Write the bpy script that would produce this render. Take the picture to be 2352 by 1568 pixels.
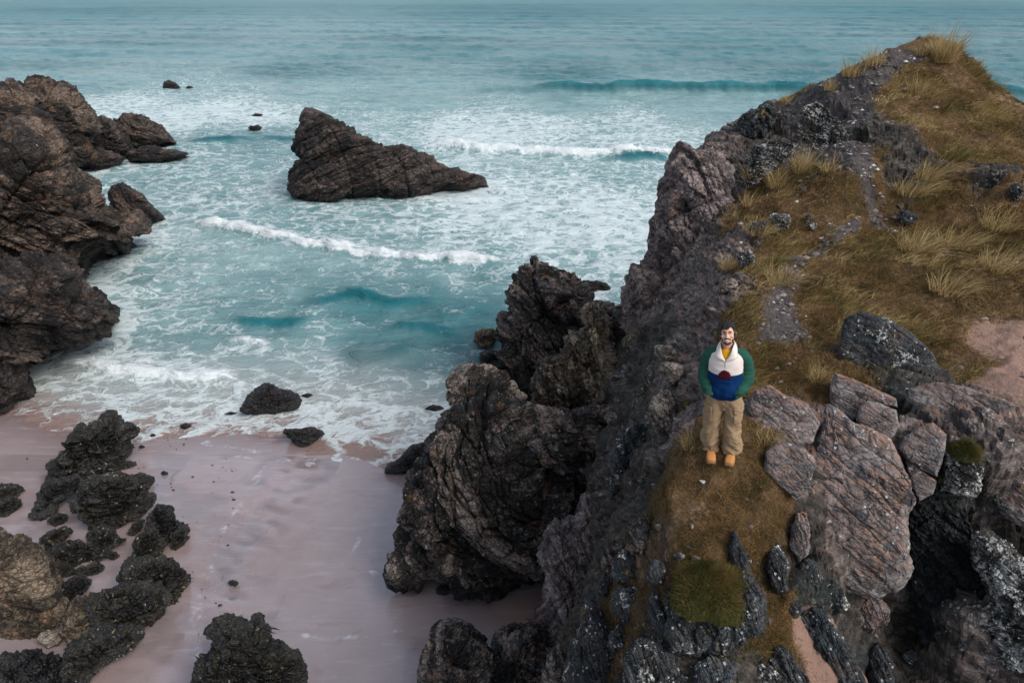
import bpy, math, time
import numpy as np
from mathutils import Vector
T0 = time.time()
for o in list(bpy.data.objects): bpy.data.objects.remove(o)
S = bpy.context.scene
COL = S.collection
rng = np.random.default_rng(7)

# ------------------------------------------------------------------ camera, sky, sun, exposure
CAM_Z, PITCH = 15.0, math.radians(28.0)
cam = bpy.data.cameras.new('camera'); cam.lens = 24.0; cam.sensor_width = 36.0
cam.clip_start = 0.1; cam.clip_end = 60000
camo = bpy.data.objects.new('camera', cam); COL.objects.link(camo)
camo.location = (0, 0, CAM_Z); camo.rotation_euler = (math.pi/2 - PITCH, 0, 0)
S.camera = camo
SUN_EL, SUN_AZ = math.radians(46), math.radians(128)      # azimuth clockwise from +Y (seaward): behind and right of the camera
W = bpy.data.worlds.new('World'); S.world = W; W.use_nodes = True
nt = W.node_tree; nt.nodes.clear()
sky = nt.nodes.new('ShaderNodeTexSky'); sky.sky_type = 'NISHITA'; sky.sun_disc = False
sky.sun_elevation = SUN_EL; sky.sun_rotation = SUN_AZ
sky.air_density = 1.0; sky.dust_density = 2.2; sky.ozone_density = 1.4
bg = nt.nodes.new('ShaderNodeBackground'); bg.inputs[1].default_value = 0.125
wo = nt.nodes.new('ShaderNodeOutputWorld')
hs = nt.nodes.new('ShaderNodeHueSaturation'); hs.inputs['Saturation'].default_value = 0.58; hs.inputs['Value'].default_value = 1.1
nt.links.new(sky.outputs[0], hs.inputs['Color']); nt.links.new(hs.outputs[0], bg.inputs[0]); nt.links.new(bg.outputs[0], wo.inputs[0])
sl = bpy.data.lights.new('sun', 'SUN'); sl.energy = 1.5; sl.angle = math.radians(28); sl.color = (1.0, 0.93, 0.85)
so = bpy.data.objects.new('sun', sl); COL.objects.link(so)
_sd = Vector((math.sin(SUN_AZ)*math.cos(SUN_EL), math.cos(SUN_AZ)*math.cos(SUN_EL), math.sin(SUN_EL)))
so.rotation_euler = (-_sd).to_track_quat('-Z', 'Y').to_euler(); so.location = (20, -20, 60)
S.view_settings.view_transform = 'Standard'; S.view_settings.look = 'None'
S.view_settings.exposure = 0.58; S.view_settings.gamma = 1.0; S.view_settings.use_curve_mapping = False
S.render.engine = 'CYCLES'
S.cycles.use_denoising = True
S.cycles.max_bounces = 6; S.cycles.diffuse_bounces = 3; S.cycles.glossy_bounces = 3; S.cycles.transparent_max_bounces = 6
S.cycles.caustics_reflective = False; S.cycles.caustics_refractive = False

# ------------------------------------------------------------------ survey helpers: photograph point + real distance -> place
_s, _c = math.sin(PITCH), math.cos(PITCH)
def ray(u, v):
    u = np.asarray(u, float); v = np.asarray(v, float)
    dx = (u-1176)/1568; dy = (v-784)/1568
    return np.stack([dx, _c-dy*_s, -_s-dy*_c], -1)
def atY(u, v, Y):
    d = ray(u, v); return d*(np.asarray(Y, float)/d[..., 1])[..., None] + np.array([0, 0, CAM_Z])
def atZ(u, v, z=0.0):
    d = ray(u, v); return d*((np.asarray(z, float)-CAM_Z)/d[..., 2])[..., None] + np.array([0, 0, CAM_Z])

# ------------------------------------------------------------------ noise in numpy
def _h(ix, iy, iz, seed):
    h = (ix.astype(np.uint32)*np.uint32(374761393)) ^ (iy.astype(np.uint32)*np.uint32(668265263)) ^ (iz.astype(np.uint32)*np.uint32(2147483647-58)) ^ np.uint32((seed*2654435761) & 0xffffffff)
    h ^= h >> np.uint32(13); h *= np.uint32(1274126177); h ^= h >> np.uint32(16); h *= np.uint32(2246822519); h ^= h >> np.uint32(13)
    return h
def _f(h, k=0):
    return ((h >> np.uint32(k)) & np.uint32(1023)).astype(np.float32)/1023.0
def perlin(p, seed=0):
    p = p.astype(np.float32); i = np.floor(p).astype(np.int32); f = p-i
    w = f*f*f*(f*(f*6-15)+10); out = 0
    for dx in (0, 1):
        wx = w[:, 0] if dx else 1-w[:, 0]
        for dy in (0, 1):
            wy = w[:, 1] if dy else 1-w[:, 1]
            for dz in (0, 1):
                wz = w[:, 2] if dz else 1-w[:, 2]
                h = _h(i[:, 0]+dx, i[:, 1]+dy, i[:, 2]+dz, seed)
                g = (_f(h)*2-1)*(f[:, 0]-dx)+(_f(h, 10)*2-1)*(f[:, 1]-dy)+(_f(h, 20)*2-1)*(f[:, 2]-dz)
                out = out+wx*wy*wz*g
    return out*1.6
def fbm(p, oct=4, seed=0, gain=.5, lac=2.03):
    a, o = 1.0, 0
    for k in range(oct):
        o = o+a*perlin(p, seed+k*17); p = p*lac; a *= gain
    return o
def ridged(p, oct=4, seed=0, gain=.5):
    a, o = 1.0, 0
    for k in range(oct):
        o = o+a*(1-2*np.abs(perlin(p, seed+k*13))); p = p*2.1; a *= gain
    return o
def voronoi(p, seed=0):
    p = p.astype(np.float32); i = np.floor(p).astype(np.int32); n = len(p)
    d1 = np.full(n, 9., np.float32); d2 = np.full(n, 9., np.float32); hid = np.zeros(n, np.uint32); dv = np.zeros((n, 3), np.float32)
    for a in (-1, 0, 1):
        for b in (-1, 0, 1):
            for c in (-1, 0, 1):
                h = _h(i[:, 0]+a, i[:, 1]+b, i[:, 2]+c, seed)
                v = np.stack([i[:, 0]+a+_f(h), i[:, 1]+b+_f(h, 10), i[:, 2]+c+_f(h, 20)], 1)-p
                d = np.sqrt((v*v).sum(1)); near = d < d1
                d2 = np.where(near, d1, np.minimum(d2, d)); d1 = np.where(near, d, d1)
                hid = np.where(near, h, hid); dv = np.where(near[:, None], v, dv)
    return d1, d2, hid, dv
def sstep(a, b, x):
    t = np.clip((x-a)/(b-a), 0, 1); return t*t*(3-2*t)
def frame_from(n):
    n = np.array(n, float); n /= np.linalg.norm(n)
    a = np.cross(n, [0, 0, 1.0]) if abs(n[2]) < .95 else np.cross(n, [1.0, 0, 0])
    a /= np.linalg.norm(a); return np.stack([a, np.cross(n, a), n], 1)
def facets(p, scale, seed, strata=(0.3, -0.2, 1.0), stretch=(1.6, 1.1, .55), tilt=1.25, crack=.25, warp=.10, crackw=12.0):
    """fractured-rock relief in about -1..1: blocks of a stretched cell pattern, each with its own offset and tilt, cracks between"""
    q = (p @ frame_from(strata))/(scale*np.array(stretch))
    q = q+warp*np.stack([perlin(q*1.3, seed+91), perlin(q*1.3, seed+92), perlin(q*1.3, seed+93)], 1)
    d1, d2, h, dv = voronoi(q, seed)
    h2 = h*np.uint32(2654435769); h2 ^= h2 >> np.uint32(15)
    o = (_f(h2)-.5)*.85 + tilt*((_f(h2, 8)-.5)*dv[:, 0]+(_f(h2, 16)-.5)*dv[:, 1]+(_f(h2, 20)-.5)*dv[:, 2])*2
    return o-crack*np.exp(-(d2-d1)*crackw)

def beds(p, n, gap, seed, wave=.5, crack=.55, width=.10, blocky=2.5):
    """parallel beds or joints: each layer set in or out by its own amount, with an open crack where two layers meet; about -1..1"""
    n = np.array(n, float); n /= np.linalg.norm(n); s = (p@n)/gap+wave*perlin(p/(gap*6), seed+1)+.12*perlin(p/(gap*1.3), seed+2)
    k = np.floor(s).astype(np.int32); f = (s-k).astype(np.float32)
    side = np.cross(n, [.31, .83, .47]); b = np.floor((p@(side/np.linalg.norm(side)))/(gap*blocky*2)+.7*perlin(p/(gap*4), seed+3)+k*.37).astype(np.int32)
    h = _h(k, b, k*0, seed); o = (_f(h)-.5)*1.3+(_f(h, 10)-.5)*(f-.5)*1.2
    h2 = _h(k, b, k*0+7, seed+5)                                     # mineral banding: some layers paler than others
    return o-crack*np.exp(-(np.minimum(f, 1-f)/width)**2)*(.35+.65*_f(h, 20)), _f(h2)-.5

# ------------------------------------------------------------------ meshes and objects
def mesh_from(name, V, F, smooth=False, attrs=None):
    me = bpy.data.meshes.new(name)
    V = np.ascontiguousarray(V, np.float32); F = np.ascontiguousarray(F, np.int32)
    me.vertices.add(len(V)); me.vertices.foreach_set('co', V.ravel())
    k = F.shape[1]; me.loops.add(F.size); me.loops.foreach_set('vertex_index', F.ravel())
    me.polygons.add(len(F)); me.polygons.foreach_set('loop_start', np.arange(0, F.size, k, dtype=np.int32))
    me.polygons.foreach_set('loop_total', np.full(len(F), k, np.int32))
    me.polygons.foreach_set('use_smooth', np.full(len(F), smooth))
    for a, val in (attrs or {}).items():
        val = np.asarray(val, np.float32)
        if val.ndim == 1:
            at = me.attributes.new(a, 'FLOAT', 'POINT'); at.data.foreach_set('value', val)
        else:
            at = me.attributes.new(a, 'FLOAT_VECTOR', 'POINT'); at.data.foreach_set('vector', val.ravel())
    me.update(calc_edges=True)
    return me
def link(name, me, mat=None, parent=None, label=None, cat=None, group=None, kind=None, loc=None):
    o = bpy.data.objects.new(name, me); COL.objects.link(o)
    if mat is not None and me is not None:
        me.materials.clear(); me.materials.append(mat)
    if parent is not None: o.parent = parent
    if loc is not None: o.location = loc
    for k, v in (('label', label), ('category', cat), ('group', group), ('kind', kind)):
        if v: o[k] = v
    return o
def grid_faces(nu, nv, wrap_u=False):
    iu = np.arange(nu if wrap_u else nu-1); iv = np.arange(nv-1)
    a, b = np.meshgrid(iu, iv, indexing='ij'); a2 = (a+1) % nu
    return np.stack([a*nv+b, a2*nv+b, a2*nv+b+1, a*nv+b+1], -1).reshape(-1, 4)
def grid_normals(P):
    du = np.roll(P, -1, 0)-np.roll(P, 1, 0); dv = np.gradient(P, axis=1)
    n = np.cross(du, dv); l = np.linalg.norm(n, axis=-1, keepdims=True); return n/np.maximum(l, 1e-9)

# ------------------------------------------------------------------ materials
class NT:
    def __init__(s, name):
        s.m = bpy.data.materials.new(name); s.m.use_nodes = True; s.t = s.m.node_tree; s.t.nodes.clear()
        s.out = s.n('OutputMaterial'); s.pos = s.n('NewGeometry').outputs['Position']
    def n(s, ty, **kw):
        x = s.t.nodes.new('ShaderNode'+ty)
        for k, v in kw.items(): setattr(x, k, v)
        return x
    def l(s, a, b): s.t.links.new(a, b)
    def set(s, sock, v):
        if hasattr(v, 'links'): s.l(v, sock)
        elif isinstance(v, (tuple, list)) and len(v) == 3 and len(sock.default_value) == 4: sock.default_value = (*v, 1)
        else: sock.default_value = v
    def math(s, op, a, b=0.0, c=0.0, clamp=False):
        x = s.n('Math', operation=op, use_clamp=clamp)
        for i, v in enumerate((a, b, c)): s.set(x.inputs[i], v)
        return x.outputs[0]
    def mapping(s, scale=(1, 1, 1), rot=(0, 0, 0), src=None):
        x = s.n('Mapping'); s.l(src or s.pos, x.inputs[0]); x.inputs['Scale'].default_value = scale; x.inputs['Rotation'].default_value = rot
        return x.outputs[0]
    def noise(s, vec, scale, detail=4, rough=.55, dist=0.0, lac=2.0):
        x = s.n('TexNoise'); s.l(vec, x.inputs['Vector']); x.inputs['Scale'].default_value = scale; x.inputs['Detail'].default_value = detail
        x.inputs['Roughness'].default_value = rough; x.inputs['Distortion'].default_value = dist; x.inputs['Lacunarity'].default_value = lac
        return x.outputs[0]
    def vor(s, vec, scale, feature='F1', out=0):
        x = s.n('TexVoronoi', feature=feature); s.l(vec, x.inputs['Vector']); x.inputs['Scale'].default_value = scale
        return x.outputs[out]
    def ramp(s, fac, stops):
        x = s.n('ValToRGB'); s.l(fac, x.inputs[0]); e = x.color_ramp.elements
        while len(e) > 1: e.remove(e[-1])
        for i, (p, c) in enumerate(stops):
            k = e[0] if i == 0 else e.new(p)
            k.position = p; k.color = (*c, 1) if isinstance(c, tuple) else (c, c, c, 1)
        return x.outputs[0]
    def sm(s, x, a, b):
        m = s.n('MapRange', interpolation_type='SMOOTHSTEP'); s.set(m.inputs[0], x); s.set(m.inputs[1], a); s.set(m.inputs[2], b)
        return m.outputs[0]
    def mix(s, fac, a, b):
        x = s.n('Mix', data_type='RGBA'); s.set(x.inputs[0], fac); s.set(x.inputs[6], a); s.set(x.inputs[7], b); return x.outputs[2]
    def attr(s, name, col=False):
        x = s.n('Attribute', attribute_name=name); return x.outputs[1 if col else 2]
    def bump(s, h, strength=.5, dist=.02, nrm=None):
        x = s.n('Bump'); s.l(h, x.inputs['Height']); x.inputs['Strength'].default_value = strength; x.inputs['Distance'].default_value = dist
        if nrm is not None: s.l(nrm, x.inputs['Normal'])
        return x.outputs[0]
    def bsdf(s, col, rough=.8, spec=.5, nrm=None, **kw):
        x = s.n('BsdfPrincipled'); s.set(x.inputs['Base Color'], col); s.set(x.inputs['Roughness'], rough); s.set(x.inputs['Specular IOR Level'], spec)
        if nrm is not None: s.l(nrm, x.inputs['Normal'])
        for k, v in kw.items(): s.set(x.inputs[k.replace('_', ' ')], v)
        return x.outputs[0]
    def done(s, sh): s.l(sh, s.out.inputs[0]); return s.m

def simple_mat(name, col, rough=.8, spec=.4, bump=0.0, bscale=60, var=.15):
    t = NT(name); n = t.noise(t.pos, bscale, 3)
    c = t.mix(n, tuple(x*(1-var) for x in col), tuple(min(1, x*(1+var)) for x in col))
    return t.done(t.bsdf(c, rough, spec, t.bump(n, .6, bump) if bump else None))

def rock_mat(name, dark, mid, light, strata=(0, 0, 0), lichen=0.0, lichen_col=(.55, .56, .53), moss=0.0, moss_col=(.05, .045, .012),
             orange=0.0, wet_z=None, scale=1.0, rough=.75, sheen=.35, blue=0.0, sand=0.0, bump=1.0, cs=1.0):
    t = NT(name); st = t.mapping((2.2, 2.2, 9.0), strata)
    n1 = t.noise(t.pos, .9*scale, 6, .6); n2 = t.noise(st, 1.1*scale, 6, .65, .6); n3 = t.noise(t.pos, 9*scale, 5, .7)
    f = t.math('ADD', t.math('MULTIPLY', n1, .45), t.math('ADD', t.math('MULTIPLY', n2, .35), t.math('MULTIPLY', n3, .3)))
    f = t.math('ADD', f, t.math('MULTIPLY', t.math('SUBTRACT', t.noise(t.pos, 26*scale, 3, .7), .5), .22))
    f = t.math('ADD', f, t.math('MULTIPLY', t.attr('band'), .13))
    c = t.ramp(f, [(.42, dark), (.53, mid), (.64, light)])
    # iron staining and blue-grey fresh faces
    c = t.mix(t.math('MULTIPLY', t.sm(t.noise(t.pos, 1.7*scale, 4, .6), .56, .7), .35), c, (.16*light[0]/.12, .085*light[0]/.12, .045*light[0]/.12))
    if blue: c = t.mix(t.math('MULTIPLY', t.sm(t.noise(st, .45*scale, 3, .5), .56, .68), blue), c, (.028, .05, .062))
    if moss:
        c = t.mix(t.math('MULTIPLY', t.sm(t.noise(t.pos, 2.2*scale, 6, .7), .72-.25*moss, .85-.25*moss), .85), c, moss_col)
    if sand:
        nz = t.n('SeparateXYZ'); t.l(t.n('NewGeometry').outputs['True Normal'], nz.inputs[0])
        k = t.math('MULTIPLY', t.sm(nz.outputs[2], .55, .85), t.sm(t.noise(t.pos, 2.5, 4, .6), .62-.25*sand, .70-.25*sand))
        c = t.mix(k, c, (.23, .135, .10))
    if lichen:
        k = t.sm(t.math('ADD', t.math('MULTIPLY', t.noise(t.pos, 8*scale, 5, .75), .55), t.math('MULTIPLY', t.noise(t.pos, 1.5*scale, 3, .6), .45)), .66-.2*lichen, .69-.2*lichen)
        c = t.mix(t.math('MULTIPLY', k, .9), c, lichen_col)
        sp = t.math('MULTIPLY', t.sm(t.math('ADD', t.vor(t.pos, 5.5*scale), t.math('MULTIPLY', t.noise(t.pos, 30, 2), .25)), .34, .28), t.sm(t.noise(t.pos, 1.4*scale, 3, .6), .60-.25*lichen, .66-.25*lichen))
        c = t.mix(t.math('MULTIPLY', sp, .85), c, lichen_col)
    if orange:
        k = t.sm(t.math('ADD', t.math('MULTIPLY', t.noise(t.pos, 7*scale, 3, .6), .5), t.math('MULTIPLY', t.noise(t.pos, .8*scale, 2, .6), .5)), .63-.1*orange, .66-.1*orange)
        c = t.mix(k, c, (.30, .21, .025))
    r = rough
    if wet_z is not None:
        xyz = t.n('SeparateXYZ'); t.l(t.pos, xyz.inputs[0])
        z = t.math('ADD', xyz.outputs[2], t.math('MULTIPLY', t.noise(t.pos, .8, 4, .6), -1.6))
        w = t.sm(z, wet_z, wet_z-1.3)
        c = t.mix(t.math('MULTIPLY', w, .72), c, (.010, .010, .010)); r = t.math('SUBTRACT', rough, t.math('MULTIPLY', w, .30))
    h = t.math('ADD', t.math('MULTIPLY', n3, .6), t.math('ADD', t.math('MULTIPLY', t.noise(st, 6*scale, 5, .7), .8), t.math('MULTIPLY', t.noise(t.pos, 40*scale, 3, .7), .25)))
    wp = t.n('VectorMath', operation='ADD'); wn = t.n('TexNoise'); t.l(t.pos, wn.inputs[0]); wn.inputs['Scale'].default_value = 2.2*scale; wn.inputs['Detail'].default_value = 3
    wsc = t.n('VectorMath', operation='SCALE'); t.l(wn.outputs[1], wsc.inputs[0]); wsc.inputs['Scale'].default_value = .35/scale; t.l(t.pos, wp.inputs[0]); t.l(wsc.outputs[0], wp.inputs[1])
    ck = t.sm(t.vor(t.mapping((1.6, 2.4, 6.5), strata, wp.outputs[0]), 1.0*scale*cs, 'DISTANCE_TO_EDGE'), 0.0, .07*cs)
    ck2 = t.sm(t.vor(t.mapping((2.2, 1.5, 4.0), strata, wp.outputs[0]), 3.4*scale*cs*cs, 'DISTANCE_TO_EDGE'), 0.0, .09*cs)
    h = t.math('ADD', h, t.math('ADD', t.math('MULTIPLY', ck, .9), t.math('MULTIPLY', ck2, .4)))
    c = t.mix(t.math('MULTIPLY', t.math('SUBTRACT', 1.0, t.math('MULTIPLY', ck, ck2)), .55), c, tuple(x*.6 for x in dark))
    return t.done(t.bsdf(c, r, sheen, t.bump(h, .9*bump, .05/scale**.5)))
# ================================================================== SAND
_wl = np.array([(-900, 905), (-300, 930), (0, 945), (60, 955), (160, 990), (260, 1003), (350, 992), (480, 998), (600, 1004), (760, 1008), (850, 1018), (890, 1045), (960, 1062), (1200, 1075), (1700, 1090)], float)
_wlp = atZ(_wl[:, 0], _wl[:, 1], 0.0)
_wx = np.concatenate([[-200], _wlp[:, 0], [200]]); _wy = np.concatenate([[_wlp[0, 1]], _wlp[:, 1], [_wlp[-1, 1]]])
def sand_z(x, y):
    yw = np.interp(x, _wx, _wy); d = yw-y
    z = np.where(d > 0, .07*d+.0016*d*d, .09*d)
    return np.maximum(z, -6)
# the edge of the runnel that drains down the beach
_rl = atZ(np.array([690, 620, 560, 500, 470, 455, 450, 470]), np.array([1020, 1100, 1170, 1240, 1300, 1400, 1500, 1640]), .5)
SWASH = [[(470, 1012), (540, 1024), (600, 1034), (680, 1036), (760, 1030), (830, 1026)], [(520, 1040), (580, 1050), (660, 1052), (720, 1046)], [(610, 1060), (560, 1160), (520, 1220), (500, 1290), (470, 1370), (462, 1450), (470, 1560)], [(230, 1004), (330, 1010), (420, 1006)],
         [(860, 1030), (880, 1066), (910, 1088)], [(830, 1240), (800, 1300), (860, 1330)], [(700, 1490), (760, 1500), (850, 1490), (940, 1470)]]
def sand_mesh():
    xs = np.concatenate([np.linspace(-60, -16, 30, endpoint=False), np.linspace(-16, 6, 420), np.linspace(6.3, 40, 30)])
    ys = np.concatenate([np.linspace(-6, 8, 20, endpoint=False), np.linspace(8, 27, 420), np.linspace(27.5, 70, 40)])
    X, Y = np.meshgrid(xs, ys, indexing='ij'); x, y = X.ravel(), Y.ravel(); P = np.stack([x, y, x*0], 1)
    z = sand_z(x, y)
    xr = np.interp(y, _rl[::-1, 1], _rl[::-1, 0]); d = x-xr+.25*perlin(P*.5, 3)
    z = z-.07*sstep(-.25, .15, d)*sstep(6, 12, y)*(1-sstep(2.0, 6.5, d))
    rip = np.exp(-((d-.7)/.95)**2)
    q = np.stack([x*.8-y*.9, (x*.5+y*.9)*2.3, x*0], 1)
    rp = perlin(q, 5); z = z+.05*rp*rip; ripd = np.clip(-rp*3.2, 0, 1)*rip*np.clip(.6+perlin(P*.8, 6), 0, 1)
    z = z+.018*fbm(P*.45, 3, 9)+.004*perlin(np.stack([x*1.2, y*3.5, x*0], 1), 21)
    film = np.clip(.5+.55*fbm(np.stack([x*.16+y*.08, y*.22-x*.03, x*0], 1), 3, 33), 0, 1)
    dry = sstep(.0, 1., 1-np.hypot((x-.55)/1.6, (y-12.1)/1.25))          # drained lee of the crag
    film = film*(1-.9*dry)
    # foam lines left by the last swashes, and the standing film between the boulders
    lace = x*0
    for L in SWASH:
        pts = atZ(np.array([q[0] for q in L], float), np.array([q[1] for q in L], float), .15); dd = np.full(len(x), 9.)
        for a, b in zip(pts[:-1, :2], pts[1:, :2]):
            e = b-a; w = np.stack([x, y], 1)-a; k = np.clip((w@e)/(e@e), 0, 1); dd = np.minimum(dd, np.hypot(*(w-k[:, None]*e).T))
        dd = dd+.22*perlin(P*1.3, 35)+.07*perlin(P*6, 36); lace = np.maximum(lace, np.exp(-(dd/.045)**2)*np.clip(.15+1.1*perlin(P*1.1, 37)+.9*perlin(P*7, 38), 0, 1))
    pool = sstep(-.05, .45, fbm(P*.55, 3, 39))*(x < -6.0)*(y < 19.5)
    z = z*1.0-.02*pool
    wet = np.clip(1-(np.interp(x, _wx, _wy)-y)/1.8, 0, 1)
    return link('sand', mesh_from('sand', np.stack([x, y, z], 1), grid_faces(len(xs), len(ys)), True, {'film': np.maximum(film, pool), 'rip': rip, 'dry': dry, 'lace': np.clip(lace, 0, 1), 'pool': pool, 'edge': wet, 'ripd': ripd}), mat_sand, kind='structure')
def make_sand_mat():
    t = NT('wet_sand'); film = t.attr('film'); dry = t.attr('dry')
    n = t.noise(t.pos, 1.2, 5, .6); fine = t.noise(t.pos, 90, 2, .6)
    c = t.mix(t.sm(n, .3, .7), (.245, .185, .175), (.295, .232, .226))
    c = t.mix(t.math('MULTIPLY', film, .7), c, (.355, .305, .32))  # wet film made paler, its sheen put into the colour
    c = t.mix(dry, c, (.27, .165, .125))
    c = t.mix(t.math('MULTIPLY', t.sm(t.noise(t.mapping((.6, 1.6, 1), (0, 0, .5)), 1.3, 5, .65, .8), .55, .72), .35), c, (.22, .125, .12))
    c = t.mix(t.math('MULTIPLY', t.sm(fine, .62, .75), .12), c, (.15, .09, .08))
    # thin lines and flecks of foam left by the last swash
    lace = t.sm(t.vor(t.mapping((1, 1.6, 1)), 2.2, 'DISTANCE_TO_EDGE'), .05, .0)
    fl = t.math('MULTIPLY', t.math('MULTIPLY', t.attr('rip'), t.sm(t.noise(t.pos, 26, 3, .7), .60, .68)), .7)
    c = t.mix(fl, c, (.62, .62, .66))
    c = t.mix(t.math('MULTIPLY', t.attr('edge'), .7), c, (.15, .098, .085))
    c = t.mix(t.math('MULTIPLY', t.attr('pool'), .55), c, (.17, .135, .13))
    c = t.mix(t.math('MULTIPLY', t.attr('ripd'), .75), c, (.135, .085, .085))
    st = t.noise(t.mapping((.5, 2.6, 1), (0, 0, -.75)), 1.6, 5, .7, .6)
    c = t.mix(t.math('MULTIPLY', t.sm(st, .52, .70), .30), c, (.46, .41, .44))
    c = t.mix(t.math('MULTIPLY', t.attr('lace'), .8), c, (.60, .62, .66))
    h = t.math('ADD', t.math('MULTIPLY', t.noise(t.mapping((1, 3, 1), (0, 0, .6)), 4, 4, .6), 1.0), t.math('MULTIPLY', fine, .05))
    r = t.math('SUBTRACT', .34, t.math('MULTIPLY', film, .22))
    r = t.math('ADD', r, t.math('MULTIPLY', dry, .15)); r = t.math('SUBTRACT', r, t.math('MULTIPLY', t.attr('pool'), .10))
    return t.done(t.bsdf(c, r, 1.0, t.bump(h, .45, .02), Coat_Weight=t.math('MULTIPLY', film, .8), Coat_Roughness=.10))
mat_sand = make_sand_mat()
sand_mesh()

# ================================================================== SEA
def _lr(p): return np.stack([np.arctan2(p[:, 0], p[:, 1]), .5*np.log(np.hypot(p[:, 0], p[:, 1]))], 1)
# (u, v, foam cover, milkiness) read at the water surface
_fm = np.array([
 (100, 40, 0.00, 0.11), (1200, 40, 0.00, 0.09), (2200, 40, 0.00, 0.05), (300, 100, 0.00, 0.18), (1000, 110, 0.00, 0.14), (1700, 110, 0.00, 0.07), (2300, 150, 0.00, 0.05), (100, 130, 0.00, 0.23), (700, 160, 0.00, 0.23),
 (1300, 165, 0.00, 0.16), (1900, 170, 0.00, 0.14), (250, 190, 0.15, 0.60), (450, 215, 0.35, 0.80), (700, 215, 0.20, 0.80), (950, 225, 0.05, 0.75), (1300, 235, 0.05, 0.80), (1600, 245, 0.10, 0.80), (2340, 250, 0.05, 0.50),
 (300, 235, 0.60, 0.90), (500, 250, 0.70, 0.95), (620, 270, 0.66, 0.95), (420, 280, 0.72, 0.95), (900, 280, 0.40, 0.85), (1050, 300, 0.66, 0.95), (1250, 290, 0.60, 0.90), (1450, 280, 0.50, 0.90), (1150, 320, 0.70, 1.00), (1500, 330, 0.55, 0.95),
 (480, 310, 0.30, 0.50), (600, 320, 0.22, 0.40), (670, 310, 0.30, 0.50), (1200, 375, 0.42, 0.85), (1400, 395, 0.40, 0.70), (1000, 360, 0.45, 0.85), (480, 350, 0.42, 0.60), (600, 370, 0.36, 0.55), (450, 400, 0.42, 0.60), (600, 420, 0.50, 0.80), (520, 460, 0.42, 0.60), (420, 470, 0.45, 0.70),
 (1200, 440, 0.60, 0.90), (1350, 470, 0.66, 0.95), (1450, 540, 0.66, 0.95), (1100, 480, 0.66, 0.95), (1250, 540, 0.66, 0.95), (1050, 540, 0.62, 0.95), (850, 520, 0.46, 0.75), (700, 500, 0.42, 0.60),
 (450, 560, 0.30, 0.95), (350, 570, 0.50, 0.80), (600, 600, 0.26, 0.95), (750, 610, 0.26, 0.80), (900, 620, 0.34, 0.80), (1050, 630, 0.41, 0.80), (1200, 620, 0.43, 0.70), (1350, 620, 0.52, 0.80), (1400, 670, 0.43, 0.60),
 (300, 640, 0.45, 0.80), (450, 650, 0.40, 0.80), (600, 665, 0.29, 0.50), (750, 680, 0.24, 0.30), (900, 660, 0.29, 0.40), (850, 720, 0.19, 0.20), (1000, 690, 0.17, 0.25), (1100, 640, 0.31, 0.40), (1100, 720, 0.14, 0.20), (1050, 770, 0.12, 0.20), (900, 770, 0.17, 0.30), (1000, 740, 0.12, 0.15),
 (280, 720, 0.52, 0.85), (400, 740, 0.48, 0.75), (550, 730, 0.36, 0.50), (650, 750, 0.29, 0.40), (300, 790, 0.39, 0.80), (450, 790, 0.29, 0.60), (600, 800, 0.31, 0.60), (720, 800, 0.43, 0.70), (830, 810, 0.05, 0.30), (950, 830, 0.19, 0.35), (1080, 840, 0.14, 0.25),
 (100, 850, 0.53, 0.95), (250, 870, 0.52, 0.95), (450, 885, 0.46, 0.90), (600, 860, 0.43, 0.75), (750, 860, 0.45, 0.80), (900, 880, 0.41, 0.70), (1000, 900, 0.36, 0.60), (300, 920, 0.48, 0.95), (450, 930, 0.52, 0.95), (750, 930, 0.50, 0.90), (900, 950, 0.50, 0.90), (1000, 950, 0.47, 0.80),
 (350, 965, 0.47, 0.95), (500, 970, 0.50, 0.95), (620, 975, 0.48, 0.95), (780, 985, 0.50, 0.95), (900, 1000, 0.53, 0.95), (60, 930, 0.31, 0.80), (160, 960, 0.34, 0.80), (60, 985, 0.29, 0.80), (200, 995, 0.29, 0.80), (1150, 900, 0.26, 0.40)], float)
_fp = _lr(atZ(_fm[:, 0], _fm[:, 1]))
def foam_cover(x, y):
    q = _lr(np.stack([x, y], 1)); d2 = ((q[:, None, :]-_fp[None])**2).sum(-1)+4e-4
    w = d2**-1.6; w /= w.sum(1, keepdims=True)
    return w @ _fm[:, 2], w @ _fm[:, 3]
def wave_line(pts): return atZ(np.array([p[0] for p in pts]), np.array([p[1] for p in pts]))[:, :2]
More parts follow.
